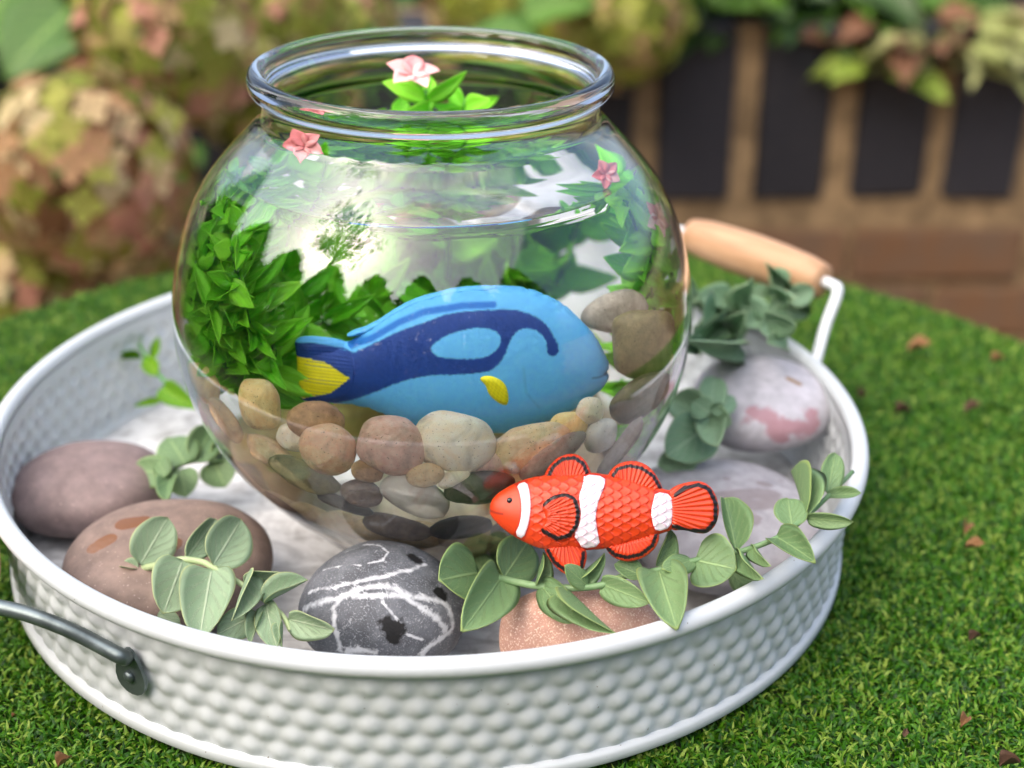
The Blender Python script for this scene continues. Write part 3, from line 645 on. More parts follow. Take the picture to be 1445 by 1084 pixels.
PEB = [(290, 538, 36, 28, -30, 'yellow', 'yellowish pebble against the bowl wall by the green plant leaves', .7, .010), (368, 570, 36, 40, 0, 'yellow', 'cream yellow upright pebble below the leaves left of the blue tail', .8, .012),
 (446, 592, 44, 30, 5, 'brown', 'tan brown pebble directly under the yellow tail of the blue fish', .8, .016), (322, 590, 40, 24, -48, 'tan', 'lumpy beige pebble pressed to the curved wall under the yellowish one', .6, .002),
 (384, 637, 42, 25, -18, 'tan', 'lumpy beige pebble above the flat olive pebble', .8, .003), (463, 632, 45, 42, 0, 'pink', 'smooth round peach pebble between the beige and rose ones', .8, .005), (553, 627, 53, 47, -10, 'rose', 'rose pink speckled pebble beside the peach one', .8, .006),
 (640, 624, 60, 46, -12, 'cream', 'large cream white pebble under the belly of the blue fish', .8, .010), (430, 668, 60, 27, -18, 'olive', 'flat olive grey pebble lying below the beige lumps', .5, .0), (511, 694, 31, 26, 0, 'umber', 'small round brown pebble left of the quartz one', .6, .001),
 (487, 708, 45, 14, -20, 'dark', 'thin dark green grey sliver pebble below the olive one', .8, .0), (586, 697, 57, 33, -32, 'quartz', 'milky quartz pebble with an orange stain', .75, .001), (676, 686, 52, 30, 8, 'dark', 'shiny near black pebble behind the clownfish snout', .8, .001),
 (752, 632, 64, 40, 5, 'tan', 'large sandy pebble above the near black one', .8, .008), (778, 642, 58, 22, 36, 'grey', 'flat grey pebble leaning above the clownfish head', .5, .001), (845, 612, 30, 28, 0, 'white', 'small white pebble beside the leaning grey one', .8, .006),
 (873, 630, 52, 21, 50, 'grey', 'slanting grey tan pebble above the clownfish back', .5, .001), (925, 603, 45, 15, 58, 'tan', 'thin sandy pebble edge at the wall by the eucalyptus', .6, .001), (904, 558, 62, 34, 14, 'umber', 'dark brown broad pebble in front of the blue fish nose', .7, .004),
 (640, 672, 26, 14, 25, 'cream', 'small pale pebble chip above the quartz and black ones', .8, .006), (560, 742, 52, 28, -18, 'umber', 'broad dark brown pebble at the bottom below the quartz one', .7, .002), (910, 484, 60, 48, 3, 'olive', 'tall olive stone behind the nose of the blue fish', .7, .012), (345, 668, 38, 19, -50, 'tan', 'sandy sliver pebble pressed to the glass above the brown stone', .6, .001), (405, 712, 40, 17, -38, 'umber', 'long umber pebble low on the curved glass under the olive one', .6, .001), (475, 752, 46, 20, -22, 'grey', 'flat grey pebble lowest on the glass behind the veined stone', .6, .002), (800, 600, 30, 22, 0, 'yellow', 'yellowish pebble under the chin of the blue fish', .8, .016), (600, 668, 28, 20, 10, 'tan', 'small tan pebble squeezed between the rose and cream ones', .8, .004), (415, 615, 26, 22, 0, 'cream', 'small cream pebble behind the peach one', .8, .012), (945, 545, 30, 26, 20, 'grey', 'grey pebble wedged beside the dark brown one', .7, .006), (520, 662, 24, 20, 0, 'brown', 'small brown pebble between the peach and rose ones', .8, .006),
 (868, 440, 50, 28, 12, 'grey', 'broad flat grey stone leaning behind the head of the blue fish', .5, .045), (922, 516, 42, 17, 8, 'yellow', 'pale yellow pebble wedged under the olive stone', .7, .010), (830, 578, 24, 20, 0, 'cream', 'cream pebble below the jaw of the blue fish', .8, .014), (650, 742, 48, 26, 6, 'dark', 'dark pebble on the bowl floor under the black one', .7, .002),
 (732, 742, 46, 26, -6, 'umber', 'brown pebble on the bowl floor behind the clownfish head', .7, .004), (800, 690, 40, 26, 20, 'brown', 'brown pebble hidden behind the clownfish back', .8, .004), (690, 652, 26, 20, 0, 'rose', 'small rose pebble between the cream and sandy ones', .8, .012)]
for i, (px, py, hw, hh, rot, cl, lb, tk, ex) in enumerate(PEB): pebble(px, py, hw, hh, rot, cl, lb, tk, 1.05, i, extra=ex, sq=.62 if 'tall olive' in lb else .92-.1*(i % 3 == 1), lump=.05+.04*(i % 4 == 0))
# pebbles deeper in the heap
FILL = [(-.055, .012, .040), (-.03, .03, .036), (0, .04, .038), (.035, .03, .036), (.06, .01, .042), (-.02, -.01, .03), (.025, -.012, .03), (-.045, -.03, .034), (.05, -.04, .034), (0, -.045, .028), (.005, .012, .026), (-.062, -.01, .055), (.066, .03, .056), (-.03, .055, .055), (.03, .06, .056)]
gap = 0
for zz, rad_, n_ in ((.024, .030, 9), (.030, .047, 13), (.042, .058, 15), (.055, .066, 14)):
    for k in range(n_):
        a = R(-172+164*k/(n_-1)); cl = ('umber', 'brown', 'tan')[(gap*2+k) % 3]; gap += 1
        o = link('pebble', stone_mesh('pebble', (.0125+.002*(k % 3), .0105, .0085), 90+gap, 4, .92, .07, .012), PM[cl]); o.location = (BC[0]+rad_*math.cos(a), BC[1]+rad_*math.sin(a), zz); o.rotation_euler = (R(k*37 % 50-25), R(k*53 % 50-25), a)
        tag(o, dict(umber='small dark umber', brown='small warm brown', tan='small sandy tan')[cl]+' pebble packed in the gaps behind the front pebbles', 'pebble', 'gap pebbles in the bowl heap')
FN = dict(tan='sandy tan', grey='plain grey', cream='cream', brown='warm brown', olive='olive', umber='dark umber', yellow='yellowish')
FLAB = ['']*7+['tan pebble buried under the front pebbles below the plant', 'grey pebble buried under the white and slanting pebbles', 'cream pebble buried at the bottom under the rose one', 'brown pebble on the bowl floor under the rear heap', 'olive pebble high on the heap among the bushy plant stems', 'umber pebble high at the back by the smaller plant', 'yellowish pebble high against the rear wall left of the flower stem', 'sandy pebble high against the rear wall right of the flower stem']
FC = ['tan', 'grey', 'cream', 'brown', 'olive', 'umber', 'yellow']
for i, (x, y, z) in enumerate(FILL):
    o = link('pebble', stone_mesh('pebble', (.019+.003*(i % 3), .015, .011), 40+i, 4, .92, .06, .012), PM[FC[i % 7]]); o.location = (x, y, z); o.rotation_euler = (R(i*23 % 40-20), R(i*31 % 40-20), R(i*57))
    tag(o, FLAB[i] if i > 6 else FN[FC[i]]+' pebble in the rear half of the heap below the plants', 'pebble', 'pebbles deep in the bowl heap')
#--SPLIT2--
# ================================================================ LEAVES AND SPRIGS
def leaf_mesh(name, prof, cup=.25, droop=.12, wave=.03, fold=.0, seed=0, nu=14, nv=8, th=.018):
    r = random.Random(seed); ph = r.uniform(0, 6); top = []; uv = []
    for i in range(nu+1):
        u = i/nu; w_ = prof(u)
        for j in range(nv+1):
            v = 2*j/nv-1; y = v*w_*.5
            z = cup*(abs(v)**1.7)*w_*.5+fold*abs(v)*w_*.5-droop*u*u*.6+wave*math.sin(u*7+ph+v*2)*abs(v)
            top.append((u, y, z)); uv.append((u, j/nv))
    n_ = len(top); vs = top+[(x, y, z-th) for x, y, z in top]; fs = []; W1 = nv+1
    for i in range(nu):
        for j in range(nv):
            q = (i*W1+j, (i+1)*W1+j, (i+1)*W1+j+1, i*W1+j+1); fs.append(q); fs.append(tuple(n_+k for k in q[::-1]))
    bd = [(i*W1, (i+1)*W1) for i in range(nu)]+[(nu*W1+j, nu*W1+j+1) for j in range(nv)]+[((i+1)*W1+nv, i*W1+nv) for i in range(nu)]+[(j+1, j) for j in range(nv)]
    fs += [(b, a, n_+a, n_+b) for a, b in bd]
    me = mesh(name, vs, fs); ul = me.uv_layers.new(name='leaf'); uv2 = uv+uv
    for lp in me.loops: ul.data[lp.index].uv = uv2[lp.vertex_index]
    return me
def p_round(u): return max(.03, (math.sin(math.pi*min(u, 1)**.78)**.5)*(1 if u < .86 else 1-.3*((u-.86)/.14)**1.5)) if 0 < u < 1 else .03
def p_ovate(u): return max(.03, math.sin(math.pi*u**.62)**.9) if 0 < u < 1 else .03
def p_lance(u): return max(.03, math.sin(math.pi*u**.8)**.85) if 0 < u < 1 else .03
RND = [leaf_mesh('leaf', p_round, c, d, w_, f, i) for i, (c, d, w_, f) in enumerate([(.22, .12, .02, 0), (.38, .2, .03, 0), (-.12, .25, .03, .1), (.2, -.1, .04, .1), (.7, .15, .03, 0)])]
OVA = [leaf_mesh('leaf', p_ovate, c, d, w_, f, 10+i) for i, (c, d, w_, f) in enumerate([(.3, .15, .02, 0), (.2, .3, .03, .2), (.9, .1, .02, 0), (.1, -.12, .03, .1)])]
LAN = [leaf_mesh('leaf', p_lance, c, d, w_, f, 20+i, 10, 4) for i, (c, d, w_, f) in enumerate([(.2, .2, .02, .1), (.1, .45, .03, .2), (.3, -.15, .02, 0)])]
BIG = [leaf_mesh('leaf', p_ovate, c, d, w_, f, 30+i, 10, 6, .006) for i, (c, d, w_, f) in enumerate([(.1, .3, .03, .12), (.05, .5, .05, .2), (.15, .15, .06, .15)])]
def leaf_mat(name, c0, c1, vein, edge, rough=.5, transl=.25, dust=.25, nveins=5, vw=.085):
    m = M(name); uvn = m.n('ShaderNodeUVMap'); uvn.uv_map = 'leaf'; sp = m.n('ShaderNodeSeparateXYZ'); m.l(uvn.outputs[0], sp.inputs[0]); u = sp.outputs[0]
    v = m.math('ABSOLUTE', m.math('MULTIPLY_ADD', sp.outputs[1], 2.0, -1.0))
    nz = m.math('MULTIPLY', m.math('SUBTRACT', m.noise(70, 3), .5), .30)
    mid = m.ramp(v, [(.02, 1), (.06, 0)])
    s = m.math('FRACT', m.math('MULTIPLY', m.math('ADD', m.math('SUBTRACT', u, m.math('MULTIPLY', v, .55)), nz), float(nveins)))
    sv = m.ramp(m.math('ABSOLUTE', m.math('SUBTRACT', s, .5)), [(vw*.45, 1), (vw, 0)]); sv = m.math('MULTIPLY', sv, m.ramp(v, [(.62, 1), (.92, 0)]))
    vf = m.math('MAXIMUM', mid, sv)
    c = m.mix(m.rand(), c0, c1); c = m.mix(m.math('MULTIPLY', m.ramp(m.noise(900, 3), [(.45, 0), (.7, 1)]), dust), c, srgb(196, 206, 186))
    c = m.mix(m.ramp(m.noise(60, 4), [(.35, 0), (.75, .45)]), c, c1)
    c = m.mix(m.math('MULTIPLY', vf, .9), c, vein); ed = m.math('MAXIMUM', m.ramp(v, [(.93, 0), (.985, 1)]), m.ramp(u, [(.965, 0), (.99, 1)])); c = m.mix(m.math('MULTIPLY', ed, .8), c, edge); c = m.mix(m.ramp(m.noise(210, 4), [(.68, 0), (.74, .6)]), c, srgb(120, 104, 62))
    m.set(Base_Color=c, Roughness=rough).bump(vf, .6, .0008); m.bump(m.noise(700, 3), .15, .0004)
    if transl:
        tl = m.n('ShaderNodeBsdfTranslucent'); m.l(c, tl.inputs[0]); mx = m.n('ShaderNodeMixShader'); mx.inputs[0].default_value = transl
        m.l(m.b.outputs[0], mx.inputs[1]); m.l(tl.outputs[0], mx.inputs[2]); m.l(mx.outputs[0], m.out.inputs[0])
    return m.m
EUC = leaf_mat('sage_leaf', srgb(122, 152, 116), srgb(146, 172, 134), srgb(190, 206, 174), srgb(188, 198, 140), .55, .2, .4)
EUG = leaf_mat('green_leaf', srgb(84, 124, 70), srgb(116, 152, 96), srgb(158, 188, 130), srgb(164, 188, 112), .5, .22, .4)
EUB = leaf_mat('blue_green_leaf', srgb(106, 150, 112), srgb(150, 186, 146), srgb(176, 204, 170), srgb(176, 200, 154), .55, .3, .35)
LIME = leaf_mat('lime_leaf', srgb(96, 154, 12), srgb(128, 182, 24), srgb(160, 204, 60), srgb(130, 182, 20), .4, .35, 0)
AQUA = leaf_mat('bright_plastic_leaf', srgb(104, 226, 24), srgb(168, 252, 64), srgb(160, 246, 80), srgb(160, 246, 60), .5, .3, 0)
HYL = leaf_mat('hydrangea_leaf', srgb(44, 86, 14), srgb(84, 128, 30), srgb(120, 156, 70), srgb(90, 130, 30), .5, .25, 0)
DKL = leaf_mat('dark_leaf', srgb(24, 46, 12), srgb(52, 82, 24), srgb(70, 104, 40), srgb(60, 86, 30), .45, .2, 0)
PAL = leaf_mat('pale_bed_leaf', srgb(120, 136, 62), srgb(168, 168, 112), srgb(176, 176, 122), srgb(150, 156, 104), .6, .25, 0)
mst = M('stem_green'); STEM = mst.set(Base_Color=mst.ramp(mst.noise(90), [(.3, srgb(92, 128, 82)), (.7, srgb(134, 164, 118))]), Roughness=.5).m
mst = M('stem_pale'); STEMP = mst.set(Base_Color=mst.ramp(mst.noise(90), [(.3, srgb(146, 166, 118)), (.7, srgb(172, 188, 140))]), Roughness=.5).m
mst = M('stem_bright'); STEMB = mst.set(Base_Color=srgb(70, 150, 34), Roughness=.4).m
mst = M('stem_woody'); STEMW = mst.set(Base_Color=srgb(88, 72, 44), Roughness=.8).m
DRYL = leaf_mat('rusty_leaf', srgb(84, 58, 38), srgb(124, 84, 58), srgb(130, 94, 66), srgb(110, 74, 44), .6, .2, 0)
YLW = leaf_mat('yellow_green_leaf', srgb(104, 132, 30), srgb(132, 152, 48), srgb(150, 166, 80), srgb(130, 150, 50), .6, .25, 0)
def put_leaf(parent, me, mat, B, T, wd, roll=0.0, nref=None, name='leaf'):
    B, T = V3(B), V3(T); x = (T-B); L = x.length; x.normalize(); N = nref if nref is not None else (V3(CAM)-B).normalized()
    z = (N-x*N.dot(x)).normalized(); z = Quaternion(x, R(roll)) @ z; y = z.cross(x)
    key = (me.name, mat.name)
    if key not in LM:
        c = me.copy(); c.materials.clear(); c.materials.append(mat); LM[key] = c
    o = bpy.data.objects.new(name, LM[key]); col.objects.link(o); o.parent = parent
    b = B-parent.location
    o.matrix_local = Matrix(((x.x*L, y.x*wd, z.x*L, b.x), (x.y*L, y.y*wd, z.y*L, b.y), (x.z*L, y.z*wd, z.z*L, b.z), (0, 0, 0, 1))); return o
LM = {}
def sprig(label, stem, leaves, mat, stem_mat, rad=.0013, shapes=RND, cat='sprig', name='eucalyptus_sprig', taper=.6):
    """stem and leaves in photo pixels with the height above the table: (x, y, z)"""
    S = [Pz(*p) for p in stem]; e = empty(name, S[0], label, cat)
    path = smooth_path(S, 6); link('stem', rel(tube('stem', path, [rad*(1-(1-taper)*i/len(path)) for i in range(len(path))], 8), e), stem_mat, e)
    for (b, t, wpx, roll, k) in leaves:
        B, T = Pz(*b), Pz(*t); s = depth_of(B)/FPX; put_leaf(e, shapes[k % len(shapes)], mat, B, T, wpx*s, roll)
    return e
# front sprig over the brown stone
sprig('pale sage eucalyptus sprig lying over the brown stone', [(196, 803, .040), (228, 797, .047), (256, 790, .052), (284, 793, .053), (301, 801, .053), (332, 819, .052), (368, 843, .050), (398, 868, .050), (410, 890, .047)], [
 ((198, 797, .044), (238, 730, .058), 66, 10, 0), ((258, 790, .053), (234, 862, .046), 76, -12, 0), ((301, 798, .054), (344, 730, .064), 70, 12, 1), ((263, 789, .050), (301, 733, .056), 40, 25, 3), ((299, 802, .053), (282, 892, .048), 76, 6, 1),
 ((349, 812, .055), (333, 872, .052), 30, -35, 4), ((344, 824, .051), (407, 812, .056), 46, 30, 3), ((372, 851, .052), (432, 815, .060), 32, -42, 4), ((375, 852, .050), (388, 912, .046), 40, 22, 0), ((407, 874, .050), (474, 888, .053), 42, 25, 3),
 ((360, 868, .045), (308, 893, .043), 46, 10, 2), ((368, 868, .045), (352, 905, .044), 22, 30, 4), ((196, 803, .042), (168, 799, .041), 18, 40, 4), ((222, 868, .035), (252, 880, .034), 28, 10, 2), ((399, 880, .048), (396, 912, .046), 14, 40, 4)], EUC, STEMP, .0016)
# long sprig under the clownfish, over the pink stone to the rim
_z = lambda x: .0495+(x-677)/526*.026
stemR = [(x, y, _z(x)) for x, y in [(677, 810), (712, 818), (752, 826), (802, 830), (848, 826), (881, 813), (923, 806), (981, 791), (1039, 780), (1097, 759), (1133, 733), (1167, 702), (1203, 666)]]
LR = [((677, 808), (626, 816), 92, 18, 0), ((708, 813), (664, 880), 70, -12, 1), ((711, 816), (748, 761), 70, 12, 0), ((755, 828), (770, 780), 24, 45, 4), ((760, 822), (797, 868), 46, 14, 2), ((802, 833), (857, 893), 24, 35, 4), ((806, 823), (855, 784), 22, 38, 4),
 ((848, 824), (912, 850), 40, 10, 0), ((929, 803), (952, 872), 68, -6, 1), ((926, 799), (948, 746), 28, 30, 4), ((981, 791), (1036, 800), 84, -20, 1), ((979, 791), (940, 798), 34, 30, 2), ((1039, 778), (1024, 698), 44, 20, 4), ((1039, 778), (1080, 818), 28, 38, 3),
 ((1118, 744), (1112, 700), 48, 8, 0), ((1096, 758), (1142, 782), 42, -25, 1), ((1136, 732), (1123, 656), 22, 40, 4), ((1138, 731), (1202, 738), 25, 20, 0), ((1168, 697), (1180, 637), 34, 8, 0), ((1167, 699), (1216, 697), 19, -25, 3), ((690, 812), (650, 772), 44, 20, 2),
 ((700, 800), (690, 768), 40, -20, 2), ((1030, 800), (1058, 836), 34, 20, 2), ((905, 812), (868, 795), 30, 20, 1), ((830, 828), (802, 800), 30, 20, 2), ((1060, 772), (1090, 800), 20, 30, 3)]
LR = [((*b, _z(b[0])), (*t, _z(b[0])+(.004 if i % 3 else .011)), w_, r_, k) for i, (b, t, w_, r_, k) in enumerate(LR)]
LR[20] = ((690, 812, .036), (652, 770, .034), 44, 20, 2); LR[21] = ((716, 806, .036), (692, 768, .036), 40, -20, 2); LR[22] = ((1030, 806, .040), (1060, 836, .038), 34, 20, 2)
sprig('long green eucalyptus sprig under the clownfish reaching over the tray rim', stemR, LR, EUG, STEM, .0016)
# sprig beside the grey stones, right of the bowl
sprig('short blue green eucalyptus sprig between the bowl and the pale grey stone', [(985, 655, .035), (1000, 610, .052), (1003, 580, .062)], [
 ((1000, 600, .055), (944, 642, .050), 76, 0, 0), ((1000, 590, .06), (942, 560, .06), 52, 10, 1), ((1003, 582, .062), (1008, 528, .070), 42, 0, 0), ((1004, 585, .062), (1040, 556, .066), 34, -15, 2), ((1004, 588, .06), (1012, 634, .058), 46, 10, 3), ((1003, 585, .064), (1030, 598, .063), 40, 20, 1),
 ((1002, 584, .066), (978, 566, .069), 38, 10, 0), ((985, 640, .045), (930, 655, .042), 44, 10, 2), ((1003, 580, .067), (1022, 572, .070), 20, 10, 4)], EUB, STEM)
# sprig behind the mauve stone
sprig('dark eucalyptus sprig tucked between the mauve stone and the bowl', [(232, 676, .030), (258, 655, .034), (300, 650, .034), (345, 655, .026)], [
 ((262, 655, .036), (236, 612, .044), 62, 10, 2), ((275, 650, .035), (302, 600, .044), 50, 0, 1), ((240, 672, .034), (186, 660, .036), 46, 10, 0), ((240, 672, .033), (236, 712, .036), 32, 20, 3), ((255, 662, .034), (262, 700, .026), 46, 10, 0), ((300, 650, .032), (318, 686, .024), 52, 0, 0), ((296, 648, .034), (330, 628, .03), 50, 10, 1), ((235, 672, .036), (215, 640, .042), 30, -20, 2)], EUG, STEM)
# clump at the back under the wooden grip
rr_ = random.Random(12); lv = []
for i in range(30):
    x = rr_.uniform(975, 1118); y = rr_.uniform(408, 492)-max(0, (x-1060))*.1; a = rr_.uniform(0, 6.28); L = rr_.uniform(30, 52)
    lv.append(((x, y, .055+.035*rr_.random()), (x+L*math.cos(a), y-abs(L*math.sin(a))*.9+8, .06+.04*rr_.random()), rr_.uniform(26, 44), rr_.uniform(-40, 40), i))
sprig('bushy blue green eucalyptus sprig behind the bowl under the wooden grip', [(985, 500, .04), (1030, 460, .062), (1075, 436, .072), (1112, 400, .085)], lv+[((1110, 402, .085), (1088, 380, .092), 30, 0, 0), ((1112, 420, .08), (1150, 410, .084), 34, 10, 1)], EUB, STEM)
# lime sprig in the tray on the left
sprig('bright lime plastic sprig lying loose in the empty side of the tray', [(265, 560, .026), (232, 538, .032), (214, 512, .038), (200, 492, .042), (190, 470, .045)], [
 ((228, 548, .032), (278, 576, .03), 34, 0, 0), ((226, 566, .028), (188, 572, .028), 12, 20, 0), ((222, 530, .034), (200, 498, .042), 24, 0, 1), ((214, 508, .038), (224, 472, .046), 14, 0, 0), ((200, 506, .038), (154, 506, .040), 12, 20, 2), ((196, 490, .042), (188, 456, .048), 18, 0, 1), ((192, 484, .042), (164, 484, .044), 18, 0, 2)], LIME, STEMB, .001, OVA, name='plastic_sprig')

# ---------------------------------------------------------------- plastic plants inside the bowl
mp_ = M('pink_petal'); mp_.set(Base_Color=mp_.mix(mp_.rand(), srgb(226, 120, 122), srgb(244, 196, 190)), Roughness=.5); PETAL = mp_.m
def flower(parent, p, size, nrm_, seed=0):
    f = bpy.data.objects.new('flower', None); f.empty_display_size = .004; col.objects.link(f); f.parent = parent; f.location = V3(p)-parent.location
    n_ = Vector(nrm_).normalized(); a = n_.orthogonal().normalized(); b = n_.cross(a)
    me = LM.setdefault('petal', None)
    if me is None: me = LAN[0].copy(); me.materials.clear(); me.materials.append(PETAL); LM['petal'] = me
    for k in range(5):
        q = 2*math.pi*k/5+seed; x = (a*math.cos(q)+b*math.sin(q)+n_*.25).normalized(); z = (n_-x*n_.dot(x)).normalized(); y = z.cross(x)
        o = bpy.data.objects.new('petal', me); col.objects.link(o); o.parent = f; L = size; wd = size*.8
        o.matrix_local = Matrix(((x.x*L, y.x*wd, z.x*L, 0), (x.y*L, y.y*wd, z.y*L, 0), (x.z*L, y.z*wd, z.z*L, 0), (0, 0, 0, 1)))
def in_bowl(p, m_=.006):
    z = min(max(p.z, .03), .205); r = pf(z)-.0033-m_; c = Vector((BC[0], BC[1], p.z)); d = p-c
    if d.length > r: p = c+d*(r/d.length)
    return Vector((p.x, p.y, max(p.z, .02)))
def aqua_plant(label, base, tips, seed, dens=.0055, L=(.014, .024), flowers=()):
    r = random.Random(seed); e = empty('plastic_plant', base, label, 'plastic plant'); B = Vector(base)
    for tip in tips:
        T = Vector(tip); mid = B.lerp(T, .5)+Vector((r.uniform(-.01, .01), r.uniform(-.01, .01), 0)); path = [in_bowl(p, .003) for p in smooth_path([B, mid, T], 10)]
        link('stem', rel(tube('stem', path, .0008, 6), e), STEMB, e); acc = 0; side = r.uniform(0, 6)
        for i in range(1, len(path)):
            acc += (path[i]-path[i-1]).length
            if acc > dens and i > 2:
                acc = 0; side += 1.57+r.uniform(-.3, .3); t = (path[i]-path[i-1]).normalized()
                for s_ in (0, math.pi):
                    a = t.orthogonal().normalized(); d = Quaternion(t, side+s_) @ a; tipp = path[i]+(d*.85+t*.5).normalized()*r.uniform(*L); tipp = in_bowl(tipp, .0025)
                    if (tipp-path[i]).length > .008: put_leaf(e, LAN[r.randrange(3)], AQUA, path[i], tipp, r.uniform(.0065, .0100), r.uniform(-30, 30), Vector((r.uniform(-.5, .5), -.9, .5)).normalized())
    for (p, s, n_) in flowers: flower(e, p, s, n_, r.uniform(0, 1))
    return e
aqua_plant('bushy bright green plastic plant crowding the bowl left of the blue fish', tuple(PWat(350, 545, .065)), [(-.07, .03, .17), (-.045, .02, .178), (-.035, .035, .15), (-.055, .04, .12), (-.02, .03, .11)]+[tuple(PWat(x, y, d)) for x, y, d in [(292, 300, .022), (275, 400, .022), (335, 330, .03), (375, 395, .10), (440, 425, .115), (335, 430, .03), (300, 480, .022), (500, 415, .11), (318, 270, .03), (560, 400, .11), (262, 350, .02), (350, 350, .05), (420, 375, .09), (335, 465, .05), (385, 460, .115), (300, 340, .012), (282, 370, .012), (310, 390, .018), (330, 300, .018), (345, 390, .03), (350, 420, .05), (300, 430, .012), (420, 450, .115), (350, 300, .03), (270, 330, .01), (310, 255, .008), (325, 285, .008), (290, 280, .008), (345, 320, .012), (270, 300, .006), (330, 350, .012), (330, 400, .02), (370, 440, .05)]], 3, flowers=[((-.048, -.050, .204), .0095, (-.3, -.8, .5))])
aqua_plant('bright green plastic plant rising behind the blue fish with a pink flower above the water', (.002, .045, .045), [(.0, .03, .205), (-.012, .05, .185), (.018, .035, .2), (.03, .045, .16), (.012, .055, .13), (-.015, .06, .13), (-.04, .055, .16), (-.05, .045, .13), (-.03, .06, .175), (-.06, .04, .165), (.005, .06, .165), (.03, .05, .172), (.045, .04, .15), (.05, .035, .125), (.02, .058, .15), (.055, .03, .165), (-.025, .05, .15), (.0, .052, .148), (.035, .048, .14), (-.045, .05, .178), (.012, .045, .176), (-.01, .058, .11), (.03, .055, .11), (.05, .04, .175)], 5, flowers=[((-.006, .020, .2145), .0125, (.1, -.35, .9))])
aqua_plant('smaller green plastic plant by the right wall of the bowl with pink blossoms', (.070, -.005, .055), [(.084, -.045, .16), (.08, -.035, .183), (.074, -.045, .176)], 8, flowers=[((.089, -.043, .166), .0085, (.6, -.7, .3)), ((.072, -.050, .190), .0065, (.3, -.8, .5))])

# ---------------------------------------------------------------- fallen scraps on the grass
mdl = M('dry_leaf'); DRY = mdl.set(Base_Color=mdl.ramp(mdl.noise(160, 5), [(.3, srgb(84, 54, 32)), (.7, srgb(168, 126, 82))]), Roughness=.8).m
mdl = M('dark_dry_leaf'); DRYD = mdl.set(Base_Color=mdl.ramp(mdl.noise(160, 5), [(.3, srgb(46, 32, 24)), (.7, srgb(98, 70, 48))]), Roughness=.8).m
CURL = [leaf_mesh('dead_leaf', p_ovate, c, d, .12, f, 50+i, 10, 6, .03) for i, (c, d, f) in enumerate([(1.2, .3, .3), (.6, -.5, .2), (1.6, .1, 0)])]
BITS = [(1364, 748, 30, 60, DRY, 'curled tan dead leaf on the grass beyond the tray'), (1376, 776, 34, -25, DRY, 'narrow tan leaf scrap touching the curled dead leaf'), (1375, 902, 24, 20, DRYD, 'dark brown withered scrap on the grass'), (1362, 1020, 30, 45, DRY, 'rust brown leaf fragment standing among the grass blades'),
 (1298, 496, 40, -10, DRY, 'blurred brown leaf lying near the table edge'), (1408, 510, 22, 0, DRY, 'small round tan scrap near the table edge'), (1218, 560, 22, 30, DRYD, 'dark scrap on the grass beside the tray rim'), (1372, 580, 30, 10, DRYD, 'dull brown scrap on the grass behind the tray'),
 (1275, 583, 26, 0, DRYD, 'faint brown scrap on the grass beside the tray'), (92, 1076, 30, 50, DRY, 'tan leaf scrap on the grass under the metal handle'), (1277, 1036, 16, 60, DRYD, 'tiny dark scrap deep in the grass'), (1425, 1080, 36, 0, DRYD, 'dark curled leaf at the grass corner'), (20, 1010, 9, 60, DRY, 'tiny orange scrap on the grass by the tray foot')]
for i, (x, y, s, a, mt_, lb) in enumerate(BITS):
    p = Pz(x, y, .003); L = s*depth_of(p)/FPX*.85; key = ('d', i % 3, mt_.name)
    if key not in LM: c = CURL[i % 3].copy(); c.materials.clear(); c.materials.append(mt_); LM[key] = c
    o = bpy.data.objects.new('dead_leaf', LM[key]); col.objects.link(o); o.location = V3(p)-Vector((math.cos(R(a)), math.sin(R(a)), 0))*L*.5; o.scale = (L, L*.6, L); o.rotation_euler = (R(12), R(-14), R(a)); tag(o, lb, 'dead leaf')

# ================================================================ BACKGROUND PLANTS
def flower_head(parent, c, rad, pal, seed, n_=230):
    g = np.random.default_rng(seed); vs, fs, cl = [], [], []
    for i in range(n_):
        z = 1-2*(i+.5)/n_; a = i*2.39996+g.uniform(-.2, .2); s = math.sqrt(1-z*z); d = Vector((s*math.cos(a), s*math.sin(a), z)); rr2 = rad*g.uniform(.86, 1.06)
        p = d*rr2; d = (d+Vector(g.uniform(-.3, .3, 3))).normalized(); t = d.orthogonal().normalized(); t = Quaternion(d, g.uniform(0, 6)) @ t; b = d.cross(t); q = rad*g.uniform(.15, .22); cc = pal[int(g.integers(len(pal)))]
        for k in range(4):
            e1 = Quaternion(d, k*math.pi/2) @ t; e2 = d.cross(e1); j = len(vs)
            vs += [p, p+(e1*.6+e2*.45)*q+d*.1*q, p+e1*q*1.1+d*.05*q, p+(e1*.6-e2*.45)*q+d*.1*q]; fs.append((j, j+1, j+2, j+3)); cl += [cc]*4
    me = mesh('flower_head', [v+Vector(tuple(map(float, c))) for v in vs], fs); o = link('flower_head', rel(me, parent), FLO, parent); color_attr(me, 'paint', np.array(cl)); return o
mfl = M('floret'); mfl.set(Base_Color=mfl.attr('paint', 'Color'), Roughness=.7); tl = mfl.n('ShaderNodeBsdfTranslucent'); mfl.l(mfl.attr('paint', 'Color'), tl.inputs[0]); mx = mfl.n('ShaderNodeMixShader'); mx.inputs[0].default_value = .3
mfl.l(mfl.b.outputs[0], mx.inputs[1]); mfl.l(tl.outputs[0], mx.inputs[2]); mfl.l(mx.outputs[0], mfl.out.inputs[0]); FLO = mfl.m
PINKISH = [C3(190, 166, 122), C3(168, 130, 92), C3(150, 152, 62), C3(128, 138, 44), C3(182, 130, 108), C3(116, 80, 48), C3(200, 184, 140)]
LIMEY = [C3(150, 156, 60), C3(132, 142, 44), C3(172, 168, 90), C3(112, 122, 38), C3(172, 140, 98)]
